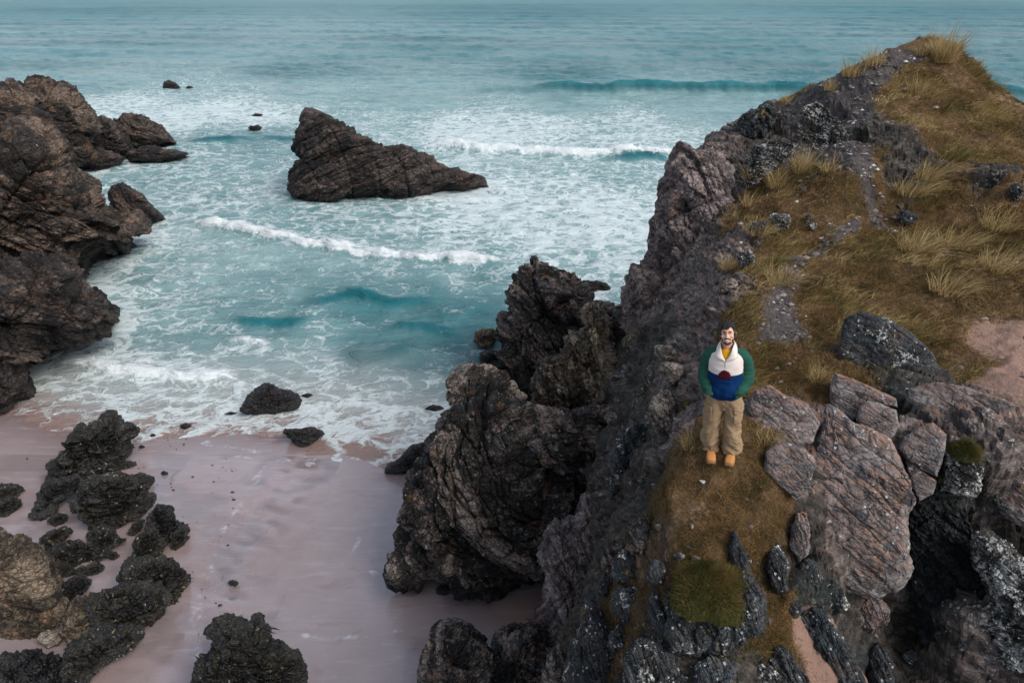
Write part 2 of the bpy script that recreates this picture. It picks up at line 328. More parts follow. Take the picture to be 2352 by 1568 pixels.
#          crest line                                                         height front back  foam  fade
WAVES = [(wave_line([(1120, 212), (1300, 217), (1700, 219), (2100, 220), (2500, 236), (3000, 250)]), 2.0, 1.7, 5.0, 0, 14),
         (wave_line([(-600, 208), (0, 208), (120, 206), (215, 206)]), .9, 1.5, 4.0, 0, 10),
         (wave_line([(940, 341), (1040, 346), (1150, 356), (1350, 366), (1480, 362), (1600, 366)]), .95, .7, 2.5, 1, 4),
         (wave_line([(425, 512), (470, 524), (560, 540), (700, 568), (830, 590), (920, 603), (1050, 612), (1175, 612)]), .66, .42, 1.2, 1, 2.5),
         (wave_line([(85, 822), (180, 845), (300, 868), (420, 880), (560, 880)]), .36, .35, 1.2, 1, 1.5),
         (wave_line([(490, 800), (580, 800), (670, 788)]), .28, .5, .7, .55, 1.2),
         (wave_line([(770, 826), (830, 834), (890, 826), (960, 812)]), .26, .6, .9, 0, 1.0),
         (wave_line([(690, 700), (790, 690), (900, 706), (1010, 694)]), .35, .6, 1.0, 0, 1.5), (wave_line([(880, 770), (960, 762), (1060, 774)]), .30, .5, .8, 0, 1.0), (wave_line([(520, 742), (640, 752), (720, 744)]), .30, .5, .8, 0, 1.0),
         (wave_line([(590, 320), (720, 326)]), .35, .7, 1.2, 0, 3),
         (wave_line([(410, 328), (480, 330), (590, 322)]), .45, .7, 1.5, 0, 3),
         (wave_line([(1390, 372), (1470, 368), (1560, 372)]), .5, 1.0, 1.5, 0, 2),
         (wave_line([(1000, 720), (1045, 724), (1090, 718)]), .24, .35, .45, .35, .6)]
# where the water works white against the rocks: u, v, reach in metres
SURGE = [(1010, 446, 1.6), (1070, 438, 1.6), (1120, 430, 1.8), (400, 362, 2.0), (300, 378, 1.6), (225, 392, 1.6), (345, 512, 1.4), (335, 545, 1.3), (270, 606, 1.2), (245, 650, 1.2), (285, 722, 1.0), (245, 775, 1.0), (110, 835, .8), (60, 880, .8), (1350, 668, 1.4), (700, 940, .5), (560, 945, .5), (1085, 800, .7)]
def sea_surface(x, y):
    r = np.hypot(x, y); P = np.stack([x, y, x*0], 1)
    foam, milk = foam_cover(x, y)
    depth = -sand_z(x, y); shal = sstep(.02, 1.2, depth)
    far = np.clip(r/60, .6, 2.2)*(1-.9*sstep(700, 3000, r))
    q = np.stack([x/9.0+.25*y/6, y/4.2, x*0], 1); z = .16*far*perlin(q, 40)
    z += .20*(1-sstep(250, 500, r))*perlin(np.stack([x/2.6+.2*y, y/1.25, x*0], 1), 41)
    z += .10*(1-sstep(110, 220, r))*perlin(np.stack([x/1.1-.1*y, y/.55, x*0], 1), 42)
    z += .025*(1-sstep(50, 90, r))*perlin(np.stack([x/.5, y/.3, x*0], 1), 43)
    z += .30*np.sin((y+.12*x+5*perlin(P/60, 44))/13.0*2*np.pi/2)*sstep(90, 180, r)*(1-.9*sstep(700, 2500, r))
    z *= (.25+.75*shal)
    bore = x*0
    for k, (c, h, wf, wb, fo, fade) in enumerate(WAVES):
        o = np.argsort(c[:, 0]); cx, cy = c[o, 0], c[o, 1]
        yc = np.interp(x, cx, cy)+wf*.9*perlin(np.stack([x/(3*wf), x*0+k, x*0], 1), 50+k)+.3*wf*perlin(np.stack([x/(.7*wf), x*0+k, x*0], 1), 70+k)
        e = sstep(cx[0]-fade*.3, cx[0]+fade, x)*(1-sstep(cx[-1]-fade, cx[-1]+fade*.3, x))
        hv = h*e*(.8+.45*perlin(np.stack([x/(5*wf), x*0+k*3, x*0], 1), 60+k))
        d = y-yc-wf
        z = z+hv*np.where(d > 0, np.exp(-(d/wb)**2), np.exp(-(d/wf)**2))
        if fo:
            b = fo*e*np.where(d > 0, np.exp(-d/(wb*(.55+.45*perlin(np.stack([x/(2*wf), y/3, x*0+k], 1), 90)))), np.exp(-(d/(wf*.95))**4))
            bore = np.maximum(bore, b); foam = np.maximum(foam, .62*fo*e*np.where(d > 0, np.exp(-d/(4.5*wb)), 0))
        else:
            foam = foam*(1-.85*e*np.where(d > 0, np.exp(-(d/(.5*wb))**2), np.exp(-(d/(wf*1.3))**4)))
            milk = milk*(1-.95*e*np.where(d > 0, np.exp(-(d/(.3*wb))**2), np.exp(-(d/(wf*1.2))**4)))
    rag = fbm(np.stack([x/.9, y/.6, x*0], 1), 3, 83)
    bore = np.clip(bore*(.95+.55*rag), 0, 1)
    z += bore*(.12*perlin(P/.55, 80)+.08*perlin(P/.25, 81))*np.clip(r/40, .6, 2)
    for (u_, v_, r_) in SURGE:
        c_ = atZ(u_, v_); foam = foam+.20*np.exp(-((x-c_[0])**2+((y-c_[1])*.8)**2)/r_**2)
    edge = sstep(-.02, .03, depth)*(1-sstep(.05, .30, depth))
    foam = np.clip(foam+.10*edge, 0, 1)
    return z, np.clip(foam, 0, 1), np.clip(milk, 0, 1), bore, depth
def make_sea():
    az = np.radians(np.concatenate([np.linspace(-75, -42, 14, endpoint=False), np.linspace(-42, 42, 400), np.linspace(44, 75, 12)]))
    r = np.exp(np.concatenate([np.linspace(np.log(13), np.log(150), 470, endpoint=False), np.linspace(np.log(150), np.log(500), 130, endpoint=False), np.linspace(np.log(500), np.log(30000), 60)]))
    A, R = np.meshgrid(az, r, indexing='ij'); x, y = (R*np.sin(A)).ravel(), (R*np.cos(A)).ravel()
    z, foam, milk, bore, depth = sea_surface(x, y)
    V = np.stack([x, y, z], 1); F = grid_faces(len(az), len(r))[:, ::-1]
    F = F[(depth[F].max(1) > -.12)]
    return link('sea', mesh_from('sea', V, F, True, {'foam': foam, 'milk': milk, 'bore': bore, 'depth': depth}), mat_sea, kind='structure')
def make_sea_mat():
    t = NT('sea_water'); foam, milk, bore, dep = (t.attr(a) for a in ('foam', 'milk', 'bore', 'depth'))
    deep = t.mix(t.sm(t.noise(t.mapping((.005, .04, 1)), 1, 6, .7), .40, .60), (.003, .088, .104), (.010, .140, .162))
    mk = t.noise(t.mapping((.16, .45, .2)), 1.0, 5, .62, .6)
    c = t.mix(t.math('ADD', milk, t.math('MULTIPLY', t.math('SUBTRACT', mk, .5), t.math('MULTIPLY', milk, 1.6)), clamp=True), deep, (.25, .375, .38))
    c = t.mix(t.math('MULTIPLY', t.sm(dep, .75, .15), .75), c, (.36, .35, .34))
    c = t.mix(t.sm(dep, .22, .0), c, (.25, .175, .155))
    # lace of foam: warped cell borders at two sizes plus clotted patches
    w = t.n('VectorMath', operation='ADD'); t.l(t.pos, w.inputs[0])
    wn = t.n('TexNoise'); t.l(t.mapping((.8, 1.1, .4)), wn.inputs[0]); wn.inputs['Scale'].default_value = 1.0; wn.inputs['Detail'].default_value = 4
    ws = t.n('VectorMath', operation='SCALE'); t.l(wn.outputs[1], ws.inputs[0]); ws.inputs['Scale'].default_value = 1.5; t.l(ws.outputs[0], w.inputs[1])
    p = w.outputs[0]
    e1 = t.vor(t.mapping((.62, .95, .0), src=p), 1.0, 'DISTANCE_TO_EDGE'); e2 = t.vor(t.mapping((1.7, 2.6, .0), src=p), 1.0, 'DISTANCE_TO_EDGE'); e3 = t.vor(t.mapping((4.2, 6.0, .0), src=p), 1.0, 'DISTANCE_TO_EDGE')
    n1 = t.noise(t.mapping((.35, .8, .3), src=p), 1.0, 6, .68); n2 = t.noise(t.mapping((2.2, 4.2, 1), src=p), 1.0, 5, .7)
    pat = t.math('ADD', t.math('MULTIPLY', t.sm(e1, .30, .0), .30), t.math('ADD', t.math('MULTIPLY', t.sm(e2, .28, .0), .21), t.math('MULTIPLY', t.sm(e3, .30, .0), .15)))
    pat = t.math('ADD', pat, t.math('ADD', t.math('MULTIPLY', t.math('SUBTRACT', n1, .5), .80), t.math('MULTIPLY', t.math('SUBTRACT', n2, .5), .40)))
    thr = t.math('SUBTRACT', .85, foam)
    k = t.sm(t.math('SUBTRACT', pat, thr), -.13, .27)
    k = t.math('MULTIPLY', k, t.sm(foam, .02, .2))
    n4 = t.noise(t.mapping((5, 8, 4), src=p), 1.0, 4, .7)
    kb = t.sm(t.math('ADD', bore, t.math('ADD', t.math('MULTIPLY', t.math('SUBTRACT', n2, .5), 1.3), t.math('MULTIPLY', t.math('SUBTRACT', n4, .5), 1.0))), 0.18, .74)
    k = t.math('MAXIMUM', k, kb)
    c = t.mix(t.math('MULTIPLY', k, .85), c, (.60, .68, .69)); c = t.mix(t.math('MULTIPLY', kb, .8), c, (.70, .75, .76))
    hb = t.math('ADD', t.math('MULTIPLY', t.noise(t.mapping((1.0, 2.2, 1)), 1.6, 5, .65), .7), t.math('MULTIPLY', t.noise(t.mapping((1, 1.8, 1)), 7, 4, .7), .22))
    hf = t.math('ADD', t.math('ADD', t.noise(t.mapping((.13, .45, 1)), 1.0, 6, .68), t.math('MULTIPLY', t.noise(t.mapping((.012, .05, 1)), 1.0, 6, .72), 3.2)), hb)
    cd = t.n('SeparateXYZ'); t.l(t.pos, cd.inputs[0]); r = t.math('ADD', t.math('ADD', .10, t.math('MULTIPLY', t.sm(cd.outputs[1], 60, 500), .28)), t.math('MULTIPLY', k, .6))
    return t.done(t.bsdf(c, r, .17, t.bump(t.math('ADD', hf, t.math('MULTIPLY', k, .25)), .75, .30), IOR=1.33))
mat_sea = make_sea_mat()
make_sea()

# ================================================================== HEADLAND (the grassy hill and its rock)
# (u, v, distance seaward, cover)   g turf  b bare scree  r grey-pink rock  d dark rock  s sand
HP = [(1655,1055,6.6,'g'),(1500,1150,6.9,'g'),(1600,1000,7.2,'g'),(1480,1180,6.75,'g'),(1560,1060,7.2,'g'),(1750,1060,6.55,'g'),(1800,1110,6.35,'g'),(1650,1150,6.2,'g'),(1650,1250,5.75,'g'),(1500,1250,6.2,'g'),(1790,1240,5.9,'g'),
 (1640,1310,5.5,'g'),(1640,1480,5.15,'d'),(1650,1568,4.75,'d'),(1450,1400,6.0,'g'),(1450,1568,5.3,'d'),(1350,1400,6.9,'g'),(1300,1500,6.7,'d'),(1220,1568,6.9,'d'),(1420,1300,6.5,'g'),(1390,1500,6.0,'g'),(1500,1330,5.8,'g'),
 (1430,1050,11.5,'d'),(1500,950,10.2,'d'),(1490,1060,9.0,'d'),(1530,950,9.6,'r'),(1440,1000,12.5,'d'),(1450,1120,9.6,'d'),(1400,1100,12.5,'d'),(1550,850,11,'r'),(1500,780,13.2,'d'),(1450,850,15.5,'d'),(1400,950,15.5,'d'),(1600,930,8.6,'r'),(1610,840,9.6,'r'),(1560,780,11.6,'r'),
 (1600,700,13.2,'r'),(1650,670,11.8,'r'),(1560,600,17,'r'),(1600,500,18.2,'r'),(1640,440,18.8,'d'),(1620,400,20.3,'r'),(1600,340,22,'r'),(1530,520,20.6,'r'),(1480,630,20.2,'d'),(1440,690,19.8,'d'),(1650,560,14.5,'r'),(1690,440,17.6,'d'),
 (1800,480,15.5,'g'),(1850,600,13,'g'),(1750,600,12.6,'g'),(1750,450,16.5,'g'),(1700,380,19,'d'),(1770,330,20.5,'d'),(1850,225,24.6,'g'),(1900,300,21.5,'d'),(1980,400,17.2,'g'),(2000,250,22.8,'b'),(2100,170,25.2,'g'),(2150,98,26.8,'g'),(2040,125,26.6,'b'),(1940,180,25.8,'b'),
 (2190,118,26.4,'g'),(2250,195,24.8,'g'),(2330,262,22.5,'g'),(2500,330,19.5,'g'),(2250,350,18.8,'g'),(2200,300,20.3,'g'),(2150,500,14.2,'g'),(2300,500,13.6,'g'),(2050,600,12.2,'g'),(2250,650,11,'g'),(2100,750,10.0,'g'),(2300,800,9.25,'s'),(2200,830,8.9,'g'),(1950,560,13.2,'g'),(2000,480,15,'g'),(1930,340,19.6,'b'),(2060,240,22.8,'g'),
 (1900,750,10,'g'),(1800,750,10,'b'),(1800,850,8.9,'g'),(1900,860,8.5,'g'),(2000,800,9.2,'d'),(2100,880,8.2,'d'),(2330,880,8.1,'s'),(2000,1000,7.35,'r'),(1850,1000,7.35,'r'),(1760,950,7.7,'r'),(1740,850,9.0,'g'),(1720,740,10.3,'g'),(2200,980,7.3,'r'),(2330,1050,6.8,'r'),(2450,900,7.9,'s'),(2500,1050,6.9,'r'),
 (1850,1080,6.75,'r'),(1900,1180,6.3,'d'),(1950,1100,6.75,'r'),(2020,1200,6.45,'r'),(1930,1250,6.05,'r'),(2030,1330,6.2,'r'),(1880,1270,5.95,'d'),(1950,1370,6.0,'d'),(1850,1350,5.75,'d'),(1790,1400,5.5,'g'),(1850,1430,5.45,'s'),(1900,1500,5.3,'s'),(1930,1568,5.05,'s'),(1990,1480,5.7,'d'),(2050,1568,5.45,'d'),(1770,1568,4.85,'d'),(1780,1480,5.15,'g'),
 (2130,1165,6.6,'d'),(2120,1260,6.52,'d'),(2200,1350,6.46,'d'),(2130,1420,6.38,'d'),(2200,1470,6.38,'d'),(2150,1568,6.2,'d'),(2250,1560,6.1,'d'),(2070,1430,6.15,'d'),(2280,1240,6.15,'r'),(2330,1330,5.8,'r'),(2340,1450,5.45,'r'),(2350,1568,5.1,'r'),(2260,1400,6.25,'d'),(2300,1150,6.5,'r'),(2200,1160,6.55,'d'),(2500,1300,5.9,'r'),(2500,1500,5.2,'r'),
 (1700,1700,4.3,'d'),(2000,1700,4.7,'d'),(2400,1700,4.7,'r'),(1400,1700,5.0,'d'),(2900,900,7.6,'g'),(2900,600,10.5,'g'),(2900,1300,5.6,'r'),(3300,500,11,'g')]
_steep = lambda u, v, Y: 12.6+(Y-12.6)*(1-.40*min(1, max(0, (u-1860)/90))) if v < 470 and Y > 12.6 else Y
HP = [(a, b, _steep(a, b, c), d) for a, b, c, d in HP]+[(1905,262,20.2,'b'),(1965,320,17.4,'d'),(2085,360,15.4,'d'),(2300,400,14.6,'d'),(2330,440,14.0,'g')]
_hu = np.array([(a, b, c) for a, b, c, _ in HP], float); _hpt = atY(_hu[:, 0], _hu[:, 1], _hu[:, 2])
_hk = np.array([d for *_, d in HP])
def _q(x, y): return np.stack([np.arctan2(x, y)*1.0, .75*np.log(np.hypot(x, y))], -1)
_hq = _q(_hpt[:, 0], _hpt[:, 1])
def _phi(d2): return np.sqrt(d2+.0009)
_n = len(_hq)
_A = np.zeros((_n+3, _n+3)); _A[:_n, :_n] = _phi(((_hq[:, None]-_hq[None])**2).sum(-1))-np.eye(_n)*.004
_A[:_n, _n] = 1; _A[_n, :_n] = 1; _A[:_n, _n+1:] = _hq; _A[_n+1:, :_n] = _hq.T
_w = np.linalg.solve(_A, np.concatenate([_hpt[:, 2], np.zeros(3)]))
# top edge of the cliffs in plan (outside it the ground falls to the sea or the beach)
EDGE = [(1175,1700,6.4),(1235,1568,6.9),(1295,1480,7.1),(1350,1370,7.5),(1418,1250,8.2),(1415,1150,9.6),(1385,1120,12.2),(1385,960,15.6),(1405,860,16.3),(1430,760,18.6),(1435,690,20.2),(1478,620,20.8),(1512,500,21.2),(1525,430,22.2),(1560,335,23),(1650,318,24),(1700,280,24.6),(1760,238,25.5),(1850,212,26.2),(1910,196,26.9),(1940,166,27.4),(2040,118,28),(2150,90,28),(2192,108,27.6),(2250,186,26),(2300,238,24.5),(2352,258,23.5),(2600,340,21.5)]
EDGE = [(a, b, _steep(a, b, c)) for a, b, c in EDGE]
_e = atY(*np.array(EDGE, float).T)[:, :2]
_poly = np.concatenate([_e, [[40, 14], [40, -3], [1.0, -3]]])
def poly_sd(p, poly):
    """signed distance, positive inside"""
    a = poly; b = np.roll(poly, -1, 0); best = np.full(len(p), 1e9); ins = np.zeros(len(p), bool)
    for k in range(len(a)):
        e = b[k]-a[k]; w = p-a[k]; t = np.clip((w@e)/(e@e), 0, 1); d = w-t[:, None]*e
        best = np.minimum(best, (d*d).sum(1))
        c = (a[k, 1] > p[:, 1]) != (b[k, 1] > p[:, 1])
        ins ^= c & (p[:, 0] < (b[k, 0]-a[k, 0])*(p[:, 1]-a[k, 1])/(b[k, 1]-a[k, 1]+1e-12)+a[k, 0])
    return np.sqrt(best)*np.where(ins, 1, -1)
def head_z(x, y):
    q = _q(x, y); z = np.empty(len(x))
    for i in range(0, len(x), 40000):
        d = _phi(((q[i:i+40000, None]-_hq[None])**2).sum(-1)); z[i:i+40000] = d@_w[:_n]+_w[_n]+q[i:i+40000]@_w[_n+1:]
    sd = poly_sd(np.stack([x, y], 1), _poly)
    return z-np.where(sd < 0, -sd*4.5+.6*np.minimum(-sd, 1), 0), sd
def cover(x, y):
    q = _q(x, y)+.012*np.stack([fbm(np.stack([x*.9, y*.9, x*0], 1), 4, 5), fbm(np.stack([x*.9, y*.9, x*0], 1), 4, 6)], 1)
    out = {k: np.zeros(len(x)) for k in 'gbrds'}
    for i in range(0, len(x), 40000):
        w = (((q[i:i+40000, None]-_hq[None])**2).sum(-1)+1.5e-4)**-2.2; w /= w.sum(1, keepdims=True)
        for k in out: out[k][i:i+40000] = w[:, _hk == k].sum(1)
    pp = atY(*np.array([(a, b, _steep(a, b, c)) for a, b, c in PATH], float).T); j = .25*fbm(np.stack([x*1.1, y*1.1, x*0], 1), 3, 8); d = np.full(len(x), 9.)
    for a, b in zip(pp[:-1, :2], pp[1:, :2]):
        e = b-a; w = np.stack([x, y], 1)-a; k = np.clip((w@e)/(e@e), 0, 1); d = np.minimum(d, np.hypot(*(w-k[:, None]*e).T))
    k = np.exp(-((np.maximum(d+j, 0))/.24)**2)
    for c in out: out[c] = out[c]*(1-.9*k)
    out['b'] = out['b']+.9*k
    return out
# the trodden path up to the summit
PATH = [(1775,765,9.8),(1790,690,11),(1830,600,13),(1900,560,13.4),(1985,500,14.6),(2035,465,15.3),(2010,415,16.6),(1950,350,19.2),(1925,290,21.6),(1960,215,23.8),(2040,160,25.4),(2120,140,26.2),(2165,118,26.6)]
def make_headland():
    az = np.radians(np.linspace(-14, 66, 600)); r = np.exp(np.linspace(np.log(3.0), np.log(36), 440))
    A, R = np.meshgrid(az, r, indexing='ij'); x, y = (R*np.sin(A)).ravel(), (R*np.cos(A)).ravel()
    z, sd = head_z(x, y); cv = cover(x, y)
    edge = (1-sstep(-.2, .9, sd))*(1-sstep(.445, .475, np.arctan2(x, y)))                                     # bare rock on the cliff faces
    for k in 'gbs': cv[k] = cv[k]*(1-edge)
    # slopes too steep to hold turf are rock
    P = np.stack([x, y, z], 1).reshape(len(az), len(r), 3); N = -grid_normals(P); N *= np.sign(N[..., 2:3]+1e-9)
    nz = N[..., 2].ravel(); steep = 1-sstep(.45, .65, nz)
    for k in 'gs': cv[k] = cv[k]*(1-.6*steep)
    cv['d'] = cv['d']+edge*.5+.5*steep*(cv['r'] < .3); cv['r'] = cv['r']+edge*.5
    tot = sum(cv.values())+1e-6
    for k in cv: cv[k] = cv[k]/tot
    rock = np.clip(cv['r']+cv['d'], 0, 1); p = P.reshape(-1, 3); n = N.reshape(-1, 3)
    near = np.clip(R.ravel()/8, .7, 2)
    st = (.55, .35, 1.0)
    pl = atY(1500, 600, 15)                                          # weight of the big cliff (upright beds)
    d = .32*facets(p, 1.5, 11, st, (1.5, 1.0, .6))+.16*facets(p, .62, 12, st, (1.9, 1, .5), crack=.4)+.055*facets(p, .25, 13, st, (2.0, 1, .5), crack=.6)+.016*facets(p, .1, 14, st, (1.8, 1, .5), crack=.7)+.05*fbm(p*1.3, 4, 15)
    bd = (.62, .20, .76); d = .62*d+.085*beds(p, bd, .34, 211)[0]+.045*beds(p, bd, .13, 212)[0]+.07*beds(p, (.75, -.55, -.35), .8, 213, crack=.9, width=.05)[0]
    soft = .16*fbm(p*.55, 4, 16)+.035*fbm(p*3.1, 3, 17)+.02*ridged(p*2.0, 2, 18)
    hh = d*np.clip(rock*1.25, 0, 1)*np.clip(near, .8, 1.35)*(.62+.38*edge)+soft*(1-rock)+.05*facets(p, .35, 19)*cv['b']
    v = p+n*hh[:, None]
    keep = v[:, 2] > -1.6
    F = grid_faces(len(az), len(r))[:, ::-1]; F = F[keep[F].any(1)]
    used = np.zeros(len(v), bool); used[F.ravel()] = True; idx = np.cumsum(used)-1
    at = {'g': cv['g'][used], 'b': cv['b'][used], 'r': cv['r'][used], 'd': cv['d'][used], 's': cv['s'][used]}
    me = mesh_from('hill', v[used], idx[F], False, at)
    return link('hill', me, mat_hill, kind='structure'), v[used], idx[F], at
def make_hill_mat():
    t = NT('hill_ground'); g, b, r, d, s = (t.attr(a) for a in 'gbrds')
    st = t.mapping((2, 2, 8), (.5, -.35, .3))
    n0 = t.noise(t.pos, .7, 5, .6); n1 = t.noise(t.pos, 5, 5, .7); n2 = t.noise(t.pos, 28, 4, .7); n3 = t.noise(st, 1.6, 6, .7, .5)
    turf = t.ramp(t.math('ADD', t.math('MULTIPLY', n0, .5), t.math('MULTIPLY', n1, .5)), [(.34, (.042, .031, .010)), (.46, (.092, .056, .022)), (.56, (.165, .098, .048)), (.68, (.36, .24, .16))])
    scree = t.ramp(t.math('ADD', t.math('MULTIPLY', n1, .5), t.math('MULTIPLY', n2, .5)), [(.40, (.045, .04, .042)), (.55, (.10, .085, .08)), (.68, (.19, .16, .145))])
    mixf = t.math('ADD', t.math('MULTIPLY', n1, .45), t.math('MULTIPLY', n3, .55))
    rk = t.ramp(mixf, [(.39, (.026, .022, .021)), (.50, (.115, .094, .086)), (.60, (.29, .24, .215))])
    dk = t.ramp(mixf, [(.38, (.011, .011, .010)), (.50, (.050, .044, .038)), (.62, (.14, .115, .098))])
    dk = t.mix(t.math('MULTIPLY', t.sm(t.noise(t.pos, 1.1, 3, .6), .54, .66), .5), dk, (.020, .038, .042))
    sd = t.mix(n1, (.25, .15, .11), (.36, .235, .18))
    fz = t.math('ADD', t.math('MULTIPLY', t.math('SUBTRACT', n1, .5), 1.1), t.math('MULTIPLY', t.math('SUBTRACT', n2, .5), .5))
    c = t.mix(t.sm(t.math('ADD', d, fz), .40, .55), rk, dk)
    # sand lodged in the joints of the pink rock, white lichen on its proud faces
    xyz = t.n('SeparateXYZ'); t.l(t.n('NewGeometry').outputs['True Normal'], xyz.inputs[0])
    c = t.mix(t.math('MULTIPLY', t.math('MULTIPLY', t.sm(xyz.outputs[2], .72, .93), r), t.sm(t.noise(t.pos, 2.6, 4, .6), .47, .56)), c, (.22, .128, .098))
    lk = t.sm(t.math('ADD', t.math('MULTIPLY', t.noise(t.pos, 17, 4, .75), .6), t.math('MULTIPLY', t.noise(t.pos, .8, 3, .6), .4)), .60, .63)
    c = t.mix(t.math('MULTIPLY', lk, .85), c, (.50, .50, .48))
    yl = t.sm(t.math('ADD', t.math('MULTIPLY', t.noise(t.pos, 8, 3, .6), .5), t.math('MULTIPLY', t.noise(t.mapping((.9, .9, .9), (1, 2, 3)), 1, 2, .6), .5)), .64, .67)
    c = t.mix(yl, c, (.27, .20, .02))
    c = t.mix(t.sm(t.math('ADD', b, fz), .34, .70), c, scree)
    c = t.mix(t.sm(t.math('ADD', s, fz), .40, .55), c, sd)
    c = t.mix(t.sm(t.math('ADD', g, fz), .30, .56), c, turf)
    h = t.math('ADD', t.math('MULTIPLY', n2, .5), t.math('ADD', t.math('MULTIPLY', t.noise(st, 6, 5, .7), .9), t.math('MULTIPLY', t.noise(t.pos, 75, 3, .7), .3)))
    return t.done(t.bsdf(c, .85, .25, t.bump(h, .9, .05)))
mat_hill = make_hill_mat()
hill, HV, HF, HA = make_headland()
print('setting', round(time.time()-T0, 1))
# ================================================================== ROCKS
def ground_at(u, v):
    z = 0.0
    for _ in range(12):
        p = atZ(u, v, z); z = float(sand_z(p[0], p[1]))
    return z
def hill_at(u, v):
    """where the sight line through a photograph point meets the hill surface"""
    d = ray(u, v); Y = np.linspace(3.6, 34, 1500); p = d[None]*(Y/d[1])[:, None]; p[:, 2] += CAM_Z
    z, _ = head_z(p[:, 0], p[:, 1]); k = np.argmax(p[:, 2] < z)
    return p[k] if (p[:, 2] < z).any() else p[-1]
def rock_mesh(outline, anchor, T, tilt=.8, yaw=0.0, center=None, n=(150, 80), push=.10, seed=1, strata=(.3, -.2, 1), stretch=(1.7, 1.1, .5),
              relief=(.15, .085, .032, .010), scales=(.85, .40, .17, .07), square=.8, back=.8, lump=.07, crack=.45, spiky=0.0, bed=(.045, .024), gap=(.20, .075), joint=.05, joint_n=None, soft=.62):
    o = np.array(outline, float); h = np.ptp(o[:, 1]); low = sstep(.62, .95, (o[:, 1]-o[:, 1].min())/h); o[:, 1] += low*push*h
    C0 = np.array(center, float) if center else np.array([(o[:, 0].min()+o[:, 0].max())/2*.35+o[:, 0].mean()*.65, o[:, 1].mean()])
    a = np.asarray(anchor, float); eye = np.array([0, 0, CAM_Z])
    view = eye-a; view /= np.linalg.norm(view); hor = view*np.array([1, 1, 0]); hor /= np.linalg.norm(hor)
    N = view*tilt+hor*(1-tilt); c, s = math.cos(yaw), math.sin(yaw); N = np.array([N[0]*c-N[1]*s, N[0]*s+N[1]*c, N[2]]); N /= np.linalg.norm(N)
    def on_plane(uv):
        d = ray(uv[:, 0], uv[:, 1]); return eye+d*(((a-eye)@N)/(d@N))[:, None]
    Q = on_plane(o); C = on_plane(C0[None])[0]
    ex = np.cross([0, 0, 1.0], N); ex /= np.linalg.norm(ex); ey = np.cross(N, ex)
    q = np.stack([(Q-C)@ex, (Q-C)@ey], 1); size = math.sqrt(abs(np.sum(q[:, 0]*np.roll(q[:, 1], -1)-q[:, 1]*np.roll(q[:, 0], -1)))/2)*.56
    ph = np.linspace(0, 2*np.pi, n[0], endpoint=False); dv = np.stack([np.cos(ph), np.sin(ph)], 1); rho = np.full(n[0], 1e-3)
    for k in range(len(q)):
        p0 = q[k]; e = q[(k+1) % len(q)]-p0; den = dv[:, 0]*e[1]-dv[:, 1]*e[0]; den = np.where(np.abs(den) < 1e-12, 1e-12, den)
        t = (p0[0]*e[1]-p0[1]*e[0])/den; w = (p0[0]*dv[:, 1]-p0[1]*dv[:, 0])/den
        rho = np.where((t > 0) & (w >= -1e-6) & (w <= 1+1e-6), np.maximum(rho, t), rho)
    nf = int(n[1]*.76); s_ = np.concatenate([np.sin(np.linspace(0, math.pi/2, nf, endpoint=False)), np.sin(np.linspace(math.pi/2, 0, n[1]-nf))])
    c_ = np.clip(1-s_**(2/square), 0, 1)**(square/2)*np.where(np.arange(n[1]) < nf, 1, -1)
    c_ = np.where(c_ > 0, c_, c_*back)
    view_c = eye-C; view_c /= np.linalg.norm(view_c)
    P = C+rho[:, None, None]*s_[None, :, None]*(dv[:, 0, None, None]*ex+dv[:, 1, None, None]*ey)+(c_*T)[None, :, None]*view_c
    sh = P.shape; Nn = grid_normals(P); p = P.reshape(-1, 3); nn = Nn.reshape(-1, 3)
    cen = ((p-C)*nn).sum(1); nn = nn*np.where(np.median(cen) < 0, -1, 1)
    d = lump*size*2*perlin(p/(size*1.1), seed+3)
    for k, (am, sc) in enumerate(zip(relief, scales)):
        d = d+soft*am*size*facets(p, sc*size, seed+7*k, strata, stretch, crack=crack*(1+.3*k))
    band = 0
    for k, (am, gp) in enumerate(zip(bed, gap)):
        q_, col = beds(p, strata, gp*size, seed+51+k); d = d+am*size*q_; band = band+col*(.6 if k else 1.0)
    if joint:
        jn = np.cross(strata, (view+np.array([.2, .1, .3]))) if joint_n is None else np.array(joint_n, float)
        d = d+joint*size*beds(p, jn, .42*size, seed+61, wave=.35, crack=.9, width=.05)[0]+.4*joint*size*beds(p, jn+np.array(strata)*.6, .19*size, seed+62, crack=.9, width=.06)[0]
    d = d+.02*size*fbm(p/(size*.12), 3, seed+5)
    if spiky: d = d+spiky*size*np.maximum(0, perlin(p/(size*.22), seed+31))*np.maximum(0, nn[:, 2])
    return p+nn*d[:, None], grid_faces(n[0], n[1], True), size, C, band
